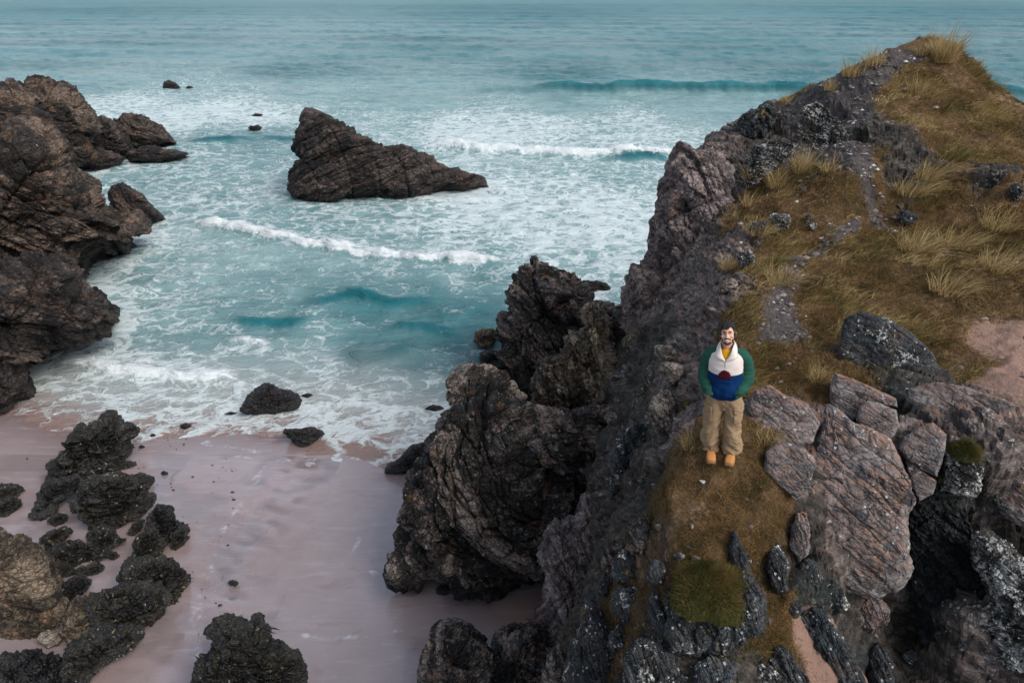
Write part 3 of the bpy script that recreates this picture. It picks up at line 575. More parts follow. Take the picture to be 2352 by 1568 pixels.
def weed_strips(V, F, size, seed, count):
    """fronds of wrack hanging over the upper faces of a rock"""
    g0 = np.random.default_rng(seed); tri = V[F]; n = np.cross(tri[:, 2]-tri[:, 0], tri[:, 3]-tri[:, 1]); ar = np.linalg.norm(n, axis=1)+1e-12; n = n/ar[:, None]
    if np.median((tri.mean(1)-V.mean(0))@np.array([0, 0, 1.])*n[:, 2]) < 0: n = -n
    w = ar*np.clip(n[:, 2]+.25, 0, 1)*sstep(.0, .3, perlin(tri.mean(1)/(size*.35), seed)); w /= w.sum(); f = np.searchsorted(np.cumsum(w), g0.random(count)).clip(0, len(F)-1)
    b = tri[f].mean(1)+n[f]*.006; d = n[f]*.35+np.array([0, 0, -.75])+g0.normal(size=(count, 3))*.40; d -= n[f]*((d*n[f]).sum(1)+.02)[:, None]; d /= np.linalg.norm(d, axis=1)[:, None]
    L = size*(.06+.16*g0.random(count)**1.5); s = np.cross(d, n[f]); s /= np.linalg.norm(s, axis=1)[:, None]; wd = (.010+.014*g0.random(count))
    W = np.stack([b-s*wd[:, None], b+s*wd[:, None], b+d*L[:, None]*.5+n[f]*.008+s*wd[:, None], b+d*L[:, None]*.5+n[f]*.008-s*wd[:, None], b+d*L[:, None]-np.array([0, 0, .015])], 1)
    o = np.arange(count)[:, None]*5; FF = np.concatenate([o+[[0, 1, 2]], o+[[0, 2, 3]], o+[[3, 2, 4]]])
    return W.reshape(-1, 3), FF, np.repeat(np.clip(.35+.3*g0.normal(size=count), 0, 1), 5)
def rock(name, label, cat, outline, anchor, T, mat, group=None, **kw):
    V, F, size, C, band = rock_mesh(outline, anchor, T, **kw)
    base = np.array([V[:, 0].mean(), V[:, 1].mean(), V[:, 2].min()])
    if mat is M_weed and size > .25:
        wv, wf, wt = weed_strips(V, F, size, kw.get('seed', 1), int(200+260*size))
        o = link(name, mesh_from(name, V-base, F, False, {'band': band}), mat, label=label, cat=cat, group=group, kind='thing', loc=tuple(base))
        link('seaweed', mesh_from('seaweed', wv-base, wf, False, {'tint': wt}), M_frond, parent=o, kind='stuff'); return o
    return link(name, mesh_from(name, V-base, F, False, {'band': band}), mat, label=label, cat=cat, group=group, kind='thing', loc=tuple(base))

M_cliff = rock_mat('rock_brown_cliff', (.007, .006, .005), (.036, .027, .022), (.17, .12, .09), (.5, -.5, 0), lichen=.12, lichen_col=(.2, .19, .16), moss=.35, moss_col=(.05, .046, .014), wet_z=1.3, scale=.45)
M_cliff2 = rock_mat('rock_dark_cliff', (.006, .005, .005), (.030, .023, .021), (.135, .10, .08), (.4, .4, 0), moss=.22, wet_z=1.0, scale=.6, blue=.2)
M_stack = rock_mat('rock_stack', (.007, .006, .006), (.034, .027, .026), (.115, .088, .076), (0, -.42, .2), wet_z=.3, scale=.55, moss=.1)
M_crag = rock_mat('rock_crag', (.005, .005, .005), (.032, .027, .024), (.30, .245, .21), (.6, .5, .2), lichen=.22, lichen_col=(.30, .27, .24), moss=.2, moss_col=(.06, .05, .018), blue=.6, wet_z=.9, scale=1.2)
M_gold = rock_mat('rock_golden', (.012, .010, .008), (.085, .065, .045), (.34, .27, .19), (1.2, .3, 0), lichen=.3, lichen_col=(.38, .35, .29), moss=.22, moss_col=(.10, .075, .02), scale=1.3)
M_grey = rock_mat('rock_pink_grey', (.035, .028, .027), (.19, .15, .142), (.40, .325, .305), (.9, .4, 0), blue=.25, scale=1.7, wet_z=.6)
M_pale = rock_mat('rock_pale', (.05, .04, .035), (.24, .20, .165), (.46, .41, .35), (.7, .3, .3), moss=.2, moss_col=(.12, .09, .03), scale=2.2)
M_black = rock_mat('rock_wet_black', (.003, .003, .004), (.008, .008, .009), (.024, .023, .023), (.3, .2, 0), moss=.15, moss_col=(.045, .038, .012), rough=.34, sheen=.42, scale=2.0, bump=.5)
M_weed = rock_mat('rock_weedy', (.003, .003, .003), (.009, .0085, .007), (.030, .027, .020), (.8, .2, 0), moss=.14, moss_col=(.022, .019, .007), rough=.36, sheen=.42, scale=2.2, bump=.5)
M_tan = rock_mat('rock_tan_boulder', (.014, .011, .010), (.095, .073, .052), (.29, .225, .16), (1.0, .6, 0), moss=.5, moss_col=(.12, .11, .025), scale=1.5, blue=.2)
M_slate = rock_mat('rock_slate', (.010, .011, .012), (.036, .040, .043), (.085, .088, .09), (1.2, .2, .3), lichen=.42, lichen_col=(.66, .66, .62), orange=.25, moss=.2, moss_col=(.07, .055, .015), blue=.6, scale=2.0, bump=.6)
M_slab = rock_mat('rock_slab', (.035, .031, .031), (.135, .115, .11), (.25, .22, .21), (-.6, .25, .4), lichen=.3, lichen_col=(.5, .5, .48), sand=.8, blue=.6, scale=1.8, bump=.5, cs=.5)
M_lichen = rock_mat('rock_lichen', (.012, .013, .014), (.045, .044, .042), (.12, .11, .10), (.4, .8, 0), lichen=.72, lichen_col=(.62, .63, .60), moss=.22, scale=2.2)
M_pit_shade = rock_mat('rock_pit_shade', (.004, .005, .006), (.010, .013, .015), (.03, .032, .034), (.4, 1.1, 0), lichen=.1, lichen_col=(.4, .42, .42), blue=.6, scale=2.0, rough=.6)  # near-black: the shade inside the hollow is put into the rock colour

_t = NT('wrack_fronds'); M_frond = _t.done(_t.bsdf(_t.ramp(_t.attr('tint'), [(0, (.006, .006, .004)), (.6, (.016, .014, .007)), (.85, (.045, .037, .016)), (1, (.14, .115, .05))]), .38, .5))
# ---- far left promontory
rock('sea_cliff', 'tall brown headland rock with orange streaks at the far left edge of the bay', 'cliff', [(-260,240),(-120,190),(0,190),(14,176),(45,178),(76,181),(126,181),(150,196),(170,201),(202,232),(217,258),(222,290),(230,345),(160,385),(60,390),(-260,400)],
     atZ(150, 372, 0), 9, M_cliff, tilt=.4, n=(260, 130), seed=104, strata=(.6, .3, 1), relief=(.12, .09, .04, .013), lump=.06, crack=.5, center=(50, 285))
rock('sea_rock', 'dark pointed rock leaning against the far brown headland', 'rock', [(205,350),(222,275),(234,267),(245,270),(267,290),(287,312),(304,335),(310,352),(270,362),(225,362)], atZ(260, 360, 0), 3, M_cliff2, tilt=.4, n=(120, 60), seed=111)
rock('sea_rock', 'broad dark brown rock sloping down to the foam right of the far headland', 'rock', [(270,330),(267,283),(275,268),(287,259),(312,260),(340,272),(368,287),(385,305),(411,327),(363,335),(320,340),(285,345)], atZ(350, 337, 0), 3, M_cliff2, tilt=.4, n=(140, 70), seed=112, strata=(.5, -.2, 1))
rock('rock_ledge', 'low reddish rock ledge awash below the two far left rocks, pointing into the bay', 'rock', [(290,352),(330,336),(365,338),(400,347),(440,354),(400,363),(352,370),(300,369)], atZ(352, 369, 0), 2, M_cliff2, tilt=.6, n=(110, 50), seed=113)
rock('rock_ledge', 'low reddish rock ledge awash at the foot of the far brown headland', 'rock', [(150,360),(180,346),(225,338),(262,350),(290,362),(266,384),(232,386),(185,377)], atZ(240, 386, 0), 2, M_cliff2, tilt=.6, n=(110, 50), seed=114)
rock('sea_cliff', 'massive brown cliff on the left side of the bay with mossy hollow and sloping foot', 'cliff', [(-320,330),(-60,310),(0,303),(55,297),(80,301),(106,312),(135,328),(165,350),(197,393),(227,423),(240,445),(257,471),(292,484),(318,500),(330,512),(330,536),(307,575),(270,595),(236,606),(238,640),(210,680),(100,700),(-320,760)],
     atZ(300, 585, 0), 8, M_cliff, tilt=.45, yaw=.15, n=(300, 160), seed=121, strata=(.7, .2, .9), relief=(.17, .11, .042, .014), crack=.6, center=(70, 480), lump=.08)
rock('sea_rock', 'dark slanting rock fin rising from the water beside the left cliff', 'rock', [(250,470),(257,428),(267,418),(285,424),(302,431),(328,448),(352,475),(379,498),(345,508),(300,515),(262,500)], atZ(340, 507, 0), 2, M_cliff2, tilt=.5, n=(120, 60), seed=122, strata=(.8, .3, .6))
rock('sea_cliff', 'rounded dark brown rock shoulder with layered top, lowest on the left shore', 'cliff', [(-300,640),(-60,610),(20,604),(91,602),(166,605),(202,632),(235,656),(256,678),(275,706),(278,722),(262,748),(248,772),(200,788),(120,810),(85,830),(68,856),(32,906),(0,945),(-300,990)],
     atZ(240, 780, 0), 5, M_cliff2, tilt=.6, yaw=.25, n=(280, 150), seed=131, strata=(.5, .5, .9), relief=(.14, .09, .035, .012), crack=.6, lump=.06, center=(60, 740))
# ---- the stack in the bay and the small rocks
rock('sea_stack', 'large wedge of tilted dark brown strata standing alone in the bay', 'sea stack', [(652,420),(667,391),(695,366),(681,342),(684,305),(692,275),(702,254),(722,247),(740,252),(753,260),(770,266),(788,282),(806,296),(823,305),(838,305),(866,318),(892,329),(904,325),(930,333),(954,343),(974,350),(989,358),(1022,374),(1055,388),(1085,396),(1104,402),(1126,425),(1080,432),(1048,434),(1015,442),(979,460),(924,467),(853,462),(793,460),(717,458),(662,444)],
     atZ(860, 436, 0), 3.6, M_stack, tilt=.2, yaw=0.0, n=(340, 170), seed=141, strata=(-.42, .25, .87), stretch=(4.2, 1.8, .30), relief=(.05, .035, .02, .008), bed=(.05, .026), gap=(.16, .06), joint=.035, lump=.04, center=(835, 385), push=.05, crack=.7)
for i, (lab, ol, T, st) in enumerate([
    ('small black rock farthest out to sea, in front of the breaking swell', [(374,200),(376,188),(388,184),(402,190),(413,198),(418,201),(395,203)], 1.0, M_cliff2),
    ('tiny flat black rock just right of the farthest black rock', [(426,201),(434,197),(444,200),(440,203),(430,203)], .6, M_cliff2),
    ('tiny dark rock in white foam, upper one of the pair left of the stack', [(578,265),(586,261),(596,261),(605,263),(598,267),(585,267)], .6, M_cliff2),
    ('small reddish rock in white foam, lower one of the pair left of the stack', [(570,294),(574,288),(582,290),(592,286),(602,293),(596,299),(580,299)], .8, M_cliff2),
    ]):
    rock('skerry', lab, 'rock', ol, atZ(np.mean([p[0] for p in ol]), max(p[1] for p in ol)-1, 0), T, st, n=(60, 36), seed=150+i, tilt=.5, group='small rocks far out in the bay', push=.25)
rock('skerry', 'flat purplish rock with surf pouring over it in the gap behind the dark crag', 'rock', [(1320,655),(1340,642),(1370,640),(1395,650),(1406,662),(1395,672),(1360,672),(1330,668)], atZ(1365, 670, -.1), .35, M_cliff2, n=(90, 46), seed=157, tilt=.8)
rock('boulder', 'black pointed boulder with yellowish tip standing in the shallow surf', 'boulder', [(553,934),(570,915),(588,893),(602,880),(617,875),(630,884),(642,894),(668,898),(688,905),(693,920),(688,932),(640,943),(590,943)], atZ(620, 941, 0), .75, M_black, n=(150, 80), seed=161, relief=(.12, .08, .04, .015), push=.14)
rock('boulder', 'flat-topped black boulder at the edge of the wet sand below the pointed one', 'boulder', [(650,992),(656,985),(690,982),(722,981),(738,990),(746,996),(730,1008),(708,1018),(690,1018),(662,1006)], atZ(700, 1016, 0), .5, M_black, n=(130, 70), seed=162, relief=(.12, .07, .03, .012), push=.14)
for i, (lab, ol) in enumerate([
    ('sliver of black rock barely showing in the surf left of the pointed boulder', [(515,949),(530,945),(546,947),(535,951)]),
    ('low dark rock under the foam right of the pointed boulder', [(690,907),(708,902),(722,906),(706,912)]),
    ('small black rock at the tip of the crag, between surf and crag', [(975,937),(990,930),(1012,931),(1020,938),(1000,943)]),
    ('small black rock in the swash right of the large weedy boulder', [(412,976),(426,970),(442,974),(440,981),(422,983)])]):
    rock('skerry', lab, 'rock', ol, atZ(np.mean([p[0] for p in ol]), max(p[1] for p in ol), -.05), .22, M_black, n=(54, 30), seed=165+i, group='low rocks awash in the surf', push=.5)
# ---- black boulders on the sand, lower left
BB = [('largest black weedy boulder on the sand, at the edge of the surf on the left', [(116,1085),(114,1052),(140,1018),(165,1000),(178,996),(188,984),(215,968),(238,957),(256,953),(270,962),(286,972),(312,968),(330,985),(322,996),(292,1012),(291,1038),(268,1054),(200,1068),(150,1088)], .9, M_weed, (200, 100)),
      ('long low black rock strip at the foot of the largest weedy boulder', [(168,1086),(200,1072),(250,1066),(290,1059),(314,1064),(300,1074),(250,1080),(200,1090)], .25, M_weed, (110, 50)),
      ('black two-humped boulder left of the widest black rock', [(74,1174),(88,1140),(98,1118),(112,1104),(140,1096),(165,1090),(190,1088),(192,1105),(186,1130),(160,1142),(130,1152),(98,1172)], .5, M_black, (150, 80)),
      ('widest lumpy black rock lying on the sand below the largest weedy boulder', [(164,1164),(178,1146),(190,1128),(212,1104),(240,1090),(270,1084),(300,1088),(330,1092),(351,1101),(336,1113),(326,1118),(339,1140),(326,1162),(282,1186),(246,1200),(214,1206),(186,1190)], .6, M_weed, (190, 100)),
      ('small black stone touching the top right of the widest black rock', [(318,1104),(328,1090),(342,1088),(351,1100),(338,1112),(322,1114)], .2, M_black, (70, 40)),
      ('upper of two black rocks cut by the left frame edge', [(-40,1140),(-10,1120),(20,1112),(42,1112),(57,1124),(36,1138),(0,1146)], .4, M_weed, (90, 50)),
      ('lower of two black rocks cut by the left frame edge', [(-40,1170),(-5,1150),(20,1142),(44,1146),(48,1160),(30,1176),(0,1180)], .4, M_weed, (90, 50)),
      ('small black rock alone on the sand below the two-humped boulder', [(111,1194),(120,1183),(138,1179),(156,1186),(147,1200),(124,1205)], .22, M_weed, (80, 44)),
      ('black slanted rock beside the top of the tan boulder', [(86,1252),(92,1238),(112,1222),(132,1212),(152,1208),(166,1220),(146,1238),(118,1256)], .35, M_weed, (110, 60)),
      ('wide black rock cluster in the middle of the lower left rocks', [(98,1280),(130,1258),(152,1246),(180,1244),(205,1250),(222,1266),(236,1280),(200,1288),(130,1290)], .35, M_weed, (130, 66)),
      ('black humped rock with a tail pointing right, above the black rock cluster', [(202,1246),(206,1228),(216,1214),(234,1208),(252,1214),(268,1228),(284,1234),(292,1242),(272,1252),(244,1262),(226,1276)], .35, M_weed, (120, 66)),
      ('small dark stone at the lower right of the black rock cluster', [(240,1274),(250,1264),(268,1266),(274,1276),(262,1284)], .18, M_weed, (70, 40)),
      ('small black rock left of the tall black rock', [(294,1220),(302,1204),(318,1194),(332,1192),(326,1210),(312,1226)], .22, M_weed, (80, 46)),
      ('tall lumpy black rock highest of the weedy ridge', [(338,1200),(344,1176),(356,1156),(378,1158),(390,1164),(396,1182),(414,1198),(428,1208),(420,1226),(380,1236),(352,1226)], .45, M_black, (130, 76)),
      ('grey-black rock on the right flank of the tall black rock', [(390,1252),(396,1228),(408,1208),(424,1206),(434,1232),(424,1244),(404,1256)], .25, M_weed, (90, 54)),
      ('black rock below the tall black rock, in front of the weedy ridge', [(296,1278),(304,1252),(318,1228),(334,1210),(356,1214),(372,1232),(386,1246),(372,1264),(340,1278),(318,1290)], .4, M_weed, (130, 72)),
      ('right-hand slab of the black weedy ridge pointing to the runnel', [(280,1326),(288,1300),(302,1280),(340,1272),(372,1276),(402,1290),(430,1306),(450,1322),(440,1338),(412,1352),(402,1368),(360,1372),(318,1362)], .55, M_weed, (180, 90)),
      ('long middle mass of the black weedy ridge with yellow fronds', [(206,1390),(226,1362),(250,1350),(280,1330),(320,1334),(360,1352),(398,1372),(382,1392),(372,1416),(336,1426),(326,1448),(300,1462),(250,1466),(220,1440)], .65, M_weed, (190, 100)),
      ('lower end of the black weedy ridge sunk in brown sand', [(130,1540),(146,1500),(170,1478),(210,1450),(260,1440),(310,1440),(326,1456),(292,1490),(240,1528),(190,1556),(150,1572)], .7, M_weed, (180, 90)),
      ('small black rock in the gap left of the weedy ridge', [(168,1312),(180,1300),(200,1302),(222,1290),(240,1302),(228,1314),(196,1318)], .2, M_weed, (90, 44)),
      ('dark low rock between the tan boulder and the black rock cluster', [(112,1300),(130,1288),(150,1290),(170,1304),(164,1320),(140,1322)], .25, M_weed, (90, 44)),
      ('black rock against the right side of the tan boulder', [(140,1366),(150,1336),(170,1322),(196,1322),(210,1338),(200,1356),(170,1366),(160,1380)], .35, M_black, (110, 60))]
for i, (lab, ol, T, m, n) in enumerate(BB):
    u, v = np.mean([p[0] for p in ol]), max(p[1] for p in ol)-2
    rock('boulder', lab, 'boulder', ol, atZ(u, v, ground_at(u, v)), T, m, n=n, seed=200+i*5, group='dark boulders on the sand', relief=(.20, .14, .05, .012), scales=(.75, .36, .17, .08), soft=.9, lump=.12, push=.16, tilt=.9)
rock('boulder', 'big tan boulder with yellow-green lichen patch at the left frame edge', 'boulder', [(-170,1260),(-60,1215),(0,1224),(44,1232),(70,1245),(95,1268),(122,1300),(140,1330),(152,1366),(150,1402),(130,1432),(98,1444),(50,1450),(20,1420),(-10,1400),(-170,1420)], atZ(80, 1446, ground_at(80, 1446)), 1.0, M_tan, n=(240, 120), seed=301, strata=(.5, .2, .9), relief=(.2, .12, .05, .016), lump=.16)
rock('boulder', 'pale grey-brown rock with rusty face at the left end of the weedy ridge', 'boulder', [(138,1450),(150,1412),(164,1384),(176,1366),(200,1364),(218,1374),(230,1398),(236,1430),(226,1458),(196,1486),(166,1480)], atZ(180, 1480, ground_at(180, 1480)), .6, M_tan, n=(150, 80), seed=306, relief=(.14, .08, .04, .016))
rock('boulder', 'small pale rounded stone in brown sand below the tan boulder', 'boulder', [(86,1470),(92,1452),(110,1446),(134,1452),(146,1466),(138,1480),(112,1484)], atZ(115, 1482, ground_at(115, 1482)), .3, M_pale, n=(100, 56), seed=311, relief=(.1, .06, .03, .012))
rock('boulder', 'dark layered rock with blue-green sheen in the lower left corner', 'boulder', [(-150,1540),(-40,1512),(20,1500),(52,1490),(92,1492),(132,1502),(160,1524),(186,1552),(160,1600),(-150,1680)], atZ(60, 1580, ground_at(60, 1580)), .7, M_black, n=(180, 90), seed=316, strata=(.9, .2, .7), relief=(.14, .1, .06, .025))
rock('boulder', 'dark rock stump with reddish tufted top at the bottom edge of the sand', 'boulder', [(440,1620),(448,1560),(458,1536),(482,1500),(488,1470),(478,1450),(496,1428),(520,1418),(546,1412),(560,1424),(574,1422),(580,1414),(594,1410),(612,1430),(616,1466),(636,1488),(664,1490),(688,1508),(704,1560),(712,1640),(560,1680)], atZ(580, 1640, ground_at(580, 1640)), .9, M_weed, n=(220, 120), seed=321, relief=(.15, .1, .06, .028), strata=(.2, .4, 1), center=(570, 1540))
for i, (lab, u, v, w) in enumerate([('lone small olive stone on the open wet sand', 536, 1338, 13), ('tiny black stone at the upper edge of the wet sand', 352, 1000, 8), ('tiny black stone beside the largest weedy boulder', 326, 1026, 8), ('small grey stone on the sand right of the black boulders', 378, 1086, 9), ('dark stone half buried left of the crag foot', 925, 1254, 14)]):
    ol = [(u-w, v), (u-.6*w, v-.45*w), (u, v-.6*w), (u+.7*w, v-.35*w), (u+w, v+.05*w), (u+.3*w, v+.3*w), (u-.5*w, v+.3*w)]
    rock('stone', lab, 'stone', ol, atZ(u, v+.2*w, ground_at(u, v)), .08, M_black if i else M_weed, n=(48, 28), seed=340+i, push=.3, group='stray stones on the sand')

# ---- crags between the beach and the man's spur
rock('crag', 'jagged black crag with bluish face rising from the water, farthest of the crags', 'crag', [(1109,838),(1125,815),(1139,798),(1134,775),(1134,751),(1150,722),(1157,700),(1155,676),(1166,655),(1172,640),(1190,622),(1204,606),(1220,600),(1232,597),(1244,608),(1252,620),(1262,608),(1276,618),(1286,622),(1292,609),(1300,618),(1310,636),(1330,655),(1350,668),(1372,682),(1386,692),(1402,716),(1425,760),(1450,840),(1440,960),(1390,1030),(1300,1040),(1220,980),(1150,900),(1112,860)],
     atZ(1150, 860, 0), 3.4, M_crag, tilt=.55, n=(320, 170), seed=401, strata=(.75, .3, .5), stretch=(2.2, 1.2, .45), relief=(.18, .12, .05, .016), lump=.07, center=(1270, 800), crack=.7, push=.03)
for i, (lab, ol) in enumerate([('yellowish block at the waterline on the left foot of the black crag', [(1089,780),(1094,762),(1110,754),(1134,756),(1140,776),(1130,792),(1104,794)]), ('dark block at the waterline below the yellowish one', [(1100,822),(1104,808),(1122,804),(1142,808),(1144,830),(1124,840),(1106,834)])]):
    rock('boulder', lab, 'rock', ol, atZ(1110, ol[-1][1], 0), .9, (M_gold, M_crag)[i], n=(100, 56), seed=411+i*5, tilt=.7)
rock('crag', 'tan-gold rock tower in the middle of the crags', 'crag', [(1232,940),(1226,900),(1236,865),(1246,832),(1268,812),(1284,795),(1300,772),(1326,756),(1336,738),(1334,716),(1350,698),(1368,686),(1384,690),(1396,712),(1402,748),(1406,775),(1420,812),(1438,852),(1444,900),(1420,950),(1380,940),(1330,920),(1300,935),(1284,957),(1256,962)],
     atY(1330, 930, 18.2), 1.6, M_gold, tilt=.6, n=(240, 130), seed=421, strata=(1, .1, .35), stretch=(1.9, 1.2, .5), relief=(.18, .13, .05, .018), center=(1345, 830), lump=.10, crack=.45)
rock('crag', 'dark recessed rock wall in the shadow below the gold tower', 'crag', [(1210,960),(1280,940),(1360,925),(1440,900),(1480,960),(1480,1080),(1450,1170),(1380,1200),(1300,1200),(1240,1120)], atY(1350, 1180, 14.6), 1.2, M_crag, tilt=.5, n=(200, 100), seed=431, relief=(.2, .13, .07, .03), lump=.16)
rock('crag', 'broad dark crag with fanned strata standing on the wet sand', 'crag', [(918,1322),(926,1280),(933,1228),(926,1180),(928,1136),(936,1090),(948,1054),(958,1030),(968,1010),(988,985),(1003,966),(1016,945),(1026,918),(1044,898),(1049,878),(1064,868),(1079,860),(1104,854),(1130,851),(1152,856),(1172,872),(1190,893),(1208,916),(1222,945),(1240,985),(1262,1030),(1290,1080),(1318,1140),(1320,1190),(1290,1240),(1262,1270),(1242,1300),(1234,1330),(1202,1342),(1170,1350),(1140,1358),(1108,1364),(1058,1366),(1033,1348),(996,1332),(949,1334)],
     atZ(1050, 1376, ground_at(1050, 1376)), 1.9, M_crag, tilt=.95, n=(400, 220), seed=441, strata=(.55, -.35, .75), stretch=(2.6, 1.2, .40), relief=(.16, .12, .055, .020), scales=(.62, .30, .14, .06), center=(1110, 1120), lump=.07, crack=.8, push=.0)
rock('rock_ledge', 'low black rock tail running from the broad crag into the swash', 'rock', [(884,1076),(892,1064),(910,1058),(930,1040),(950,1022),(975,1015),(985,1040),(960,1066),(930,1078),(900,1082)], atZ(920, 1078, ground_at(920, 1078)), .5, M_black, n=(110, 60), seed=451, push=.15)
rock('boulder', 'small mossy yellow-green rock at the foot of the broad crag', 'rock', [(1000,1352),(1012,1342),(1030,1344),(1040,1356),(1026,1364),(1006,1362)], atZ(1020, 1362, ground_at(1020, 1362)), .2, M_weed, n=(70, 40), seed=455)
rock('crag', 'upright grey-pink rock face with wrinkled surface beside the broad crag', 'crag', [(1222,1440),(1224,1400),(1234,1380),(1244,1356),(1248,1320),(1246,1290),(1244,1246),(1246,1220),(1262,1197),(1280,1186),(1304,1172),(1322,1176),(1332,1160),(1348,1138),(1374,1137),(1400,1148),(1424,1160),(1450,1200),(1460,1260),(1440,1330),(1400,1420),(1360,1500),(1310,1560),(1230,1560),(1205,1500)],
     atZ(1235, 1420, 1.2), 1.3, M_grey, tilt=.75, n=(260, 150), seed=461, strata=(.9, .2, .4), stretch=(1.6, 1.2, .6), relief=(.14, .09, .036, .012), center=(1320, 1330), lump=.07, crack=.4)
rock('crag', 'dark rounded rock at the bottom edge between sand and grey-pink face', 'crag', [(962,1640),(968,1570),(975,1516),(992,1472),(1014,1440),(1034,1428),(1052,1426),(1074,1436),(1088,1448),(1096,1464),(1112,1476),(1130,1500),(1150,1600),(1140,1680),(1000,1700)], atZ(1030, 1640, ground_at(1030, 1640)), 1.0, M_crag, n=(200, 110), seed=471, relief=(.15, .1, .05, .024))
rock('crag', 'dark lumpy rock right of the rounded one, at the bottom edge', 'crag', [(1096,1640),(1104,1520),(1116,1474),(1134,1456),(1154,1450),(1174,1448),(1196,1456),(1216,1456),(1240,1472),(1270,1500),(1300,1580),(1290,1680),(1150,1700)], atZ(1180, 1640, ground_at(1180, 1640)), 1.0, M_crag, n=(200, 110), seed=475, relief=(.16, .11, .06, .026), lump=.18)
# ---- rocks on the headland
rock('crag', 'ridge of pale pinkish rock climbing the cliff edge above the gap', 'crag', [(1412,700),(1424,660),(1442,638),(1470,612),(1498,582),(1502,545),(1508,500),(1514,470),(1522,436),(1530,410),(1540,385),(1554,352),(1562,334),(1580,326),(1610,325),(1645,322),(1660,340),(1690,380),(1700,430),(1670,500),(1650,600),(1640,700),(1600,800),(1540,860),(1470,840),(1425,780)],
     atY(1560, 600, 18.9), 1.8, M_grey, tilt=.25, yaw=-.3, n=(300, 170), seed=501, strata=(.9, .1, .35), stretch=(1.9, 1.2, .5), relief=(.10, .08, .038, .014), center=(1575, 580), lump=.10, crack=.45)
rock('crag', 'blue-black rock outcrop on the skyline left of the grassy summit', 'crag', [(1640,370),(1655,335),(1648,312),(1664,308),(1682,300),(1704,280),(1724,262),(1744,262),(1758,240),(1780,236),(1792,262),(1786,310),(1760,350),(1740,380),(1700,400),(1660,390)], atY(1715, 390, 22.3), 1.0, M_slate, tilt=.3, n=(170, 90), seed=511, strata=(.9, .2, .3), relief=(.2, .14, .07, .03), lump=.16)
def on_hill(name, lab, cat, ol, T, mat, a=None, **kw):
    u, v = a or (np.mean([p[0] for p in ol]), max(p[1] for p in ol)-3)
    return rock(name, lab, cat, ol, hill_at(u, v), T, mat, **kw)
on_hill('outcrop', 'lichen-whitened rock rib above the dry grass tufts near the skyline', 'outcrop', [(1712,420),(1716,380),(1726,350),(1748,330),(1790,322),(1824,326),(1832,345),(1800,372),(1780,395),(1750,405),(1734,425)], .25, M_lichen, n=(150, 80), seed=521, strata=(.4, .3, 1), stretch=(2.5, 1.2, .4), relief=(.16, .10, .05, .02))
on_hill('outcrop', 'dark speckled rock band below the mossy skyline knob', 'outcrop', [(1830,300),(1836,262),(1850,240),(1880,232),(1905,246),(1930,280),(1948,320),(1930,352),(1890,350),(1850,330)], .14, M_lichen, n=(140, 76), seed=525, relief=(.10, .08, .05, .03))
on_hill('boulder', 'pale green-grey boulder lying alone behind the man', 'boulder', [(1650,672),(1650,655),(1660,646),(1680,642),(1696,646),(1694,658),(1680,668),(1664,674)], .22, M_pale, n=(110, 60), seed=531, relief=(.12, .07, .03, .012), push=.15)
on_hill('boulder', 'upper of two pale cracked boulders left of the man', 'boulder', [(1504,812),(1506,796),(1520,790),(1542,796),(1560,808),(1570,824),(1560,836),(1536,830),(1514,824)], .4, M_pale, n=(120, 66), seed=535, relief=(.12, .07, .035, .015))
on_hill('boulder', 'lower of two pale cracked boulders left of the man', 'boulder', [(1512,850),(1518,832),(1544,830),(1568,840),(1578,856),(1566,876),(1546,880),(1528,868)], .4, M_pale, n=(120, 66), seed=539, relief=(.12, .07, .035, .015))
rock('crag', 'white-veined upright rock rib in the cleft left of the man', 'crag', [(1490,1080),(1496,1040),(1504,1000),(1496,960),(1500,920),(1520,890),(1544,900),(1560,930),(1556,980),(1560,1010),(1540,1060),(1516,1090)], atY(1525, 1080, 9.2), .5, M_pale, n=(150, 90), seed=545, strata=(1, .1, .3), relief=(.16, .12, .06, .03), tilt=.6)
rock('crag', 'bluish rock slab at the bottom of the cleft left of the grassy spur', 'crag', [(1390,1160),(1398,1090),(1410,1030),(1424,985),(1450,960),(1478,980),(1482,1030),(1476,1100),(1460,1160),(1430,1200)], atY(1435, 1170, 10.2), .6, M_slate, n=(150, 90), seed=549, strata=(1, .2, .3), relief=(.15, .1, .06, .03), tilt=.5)
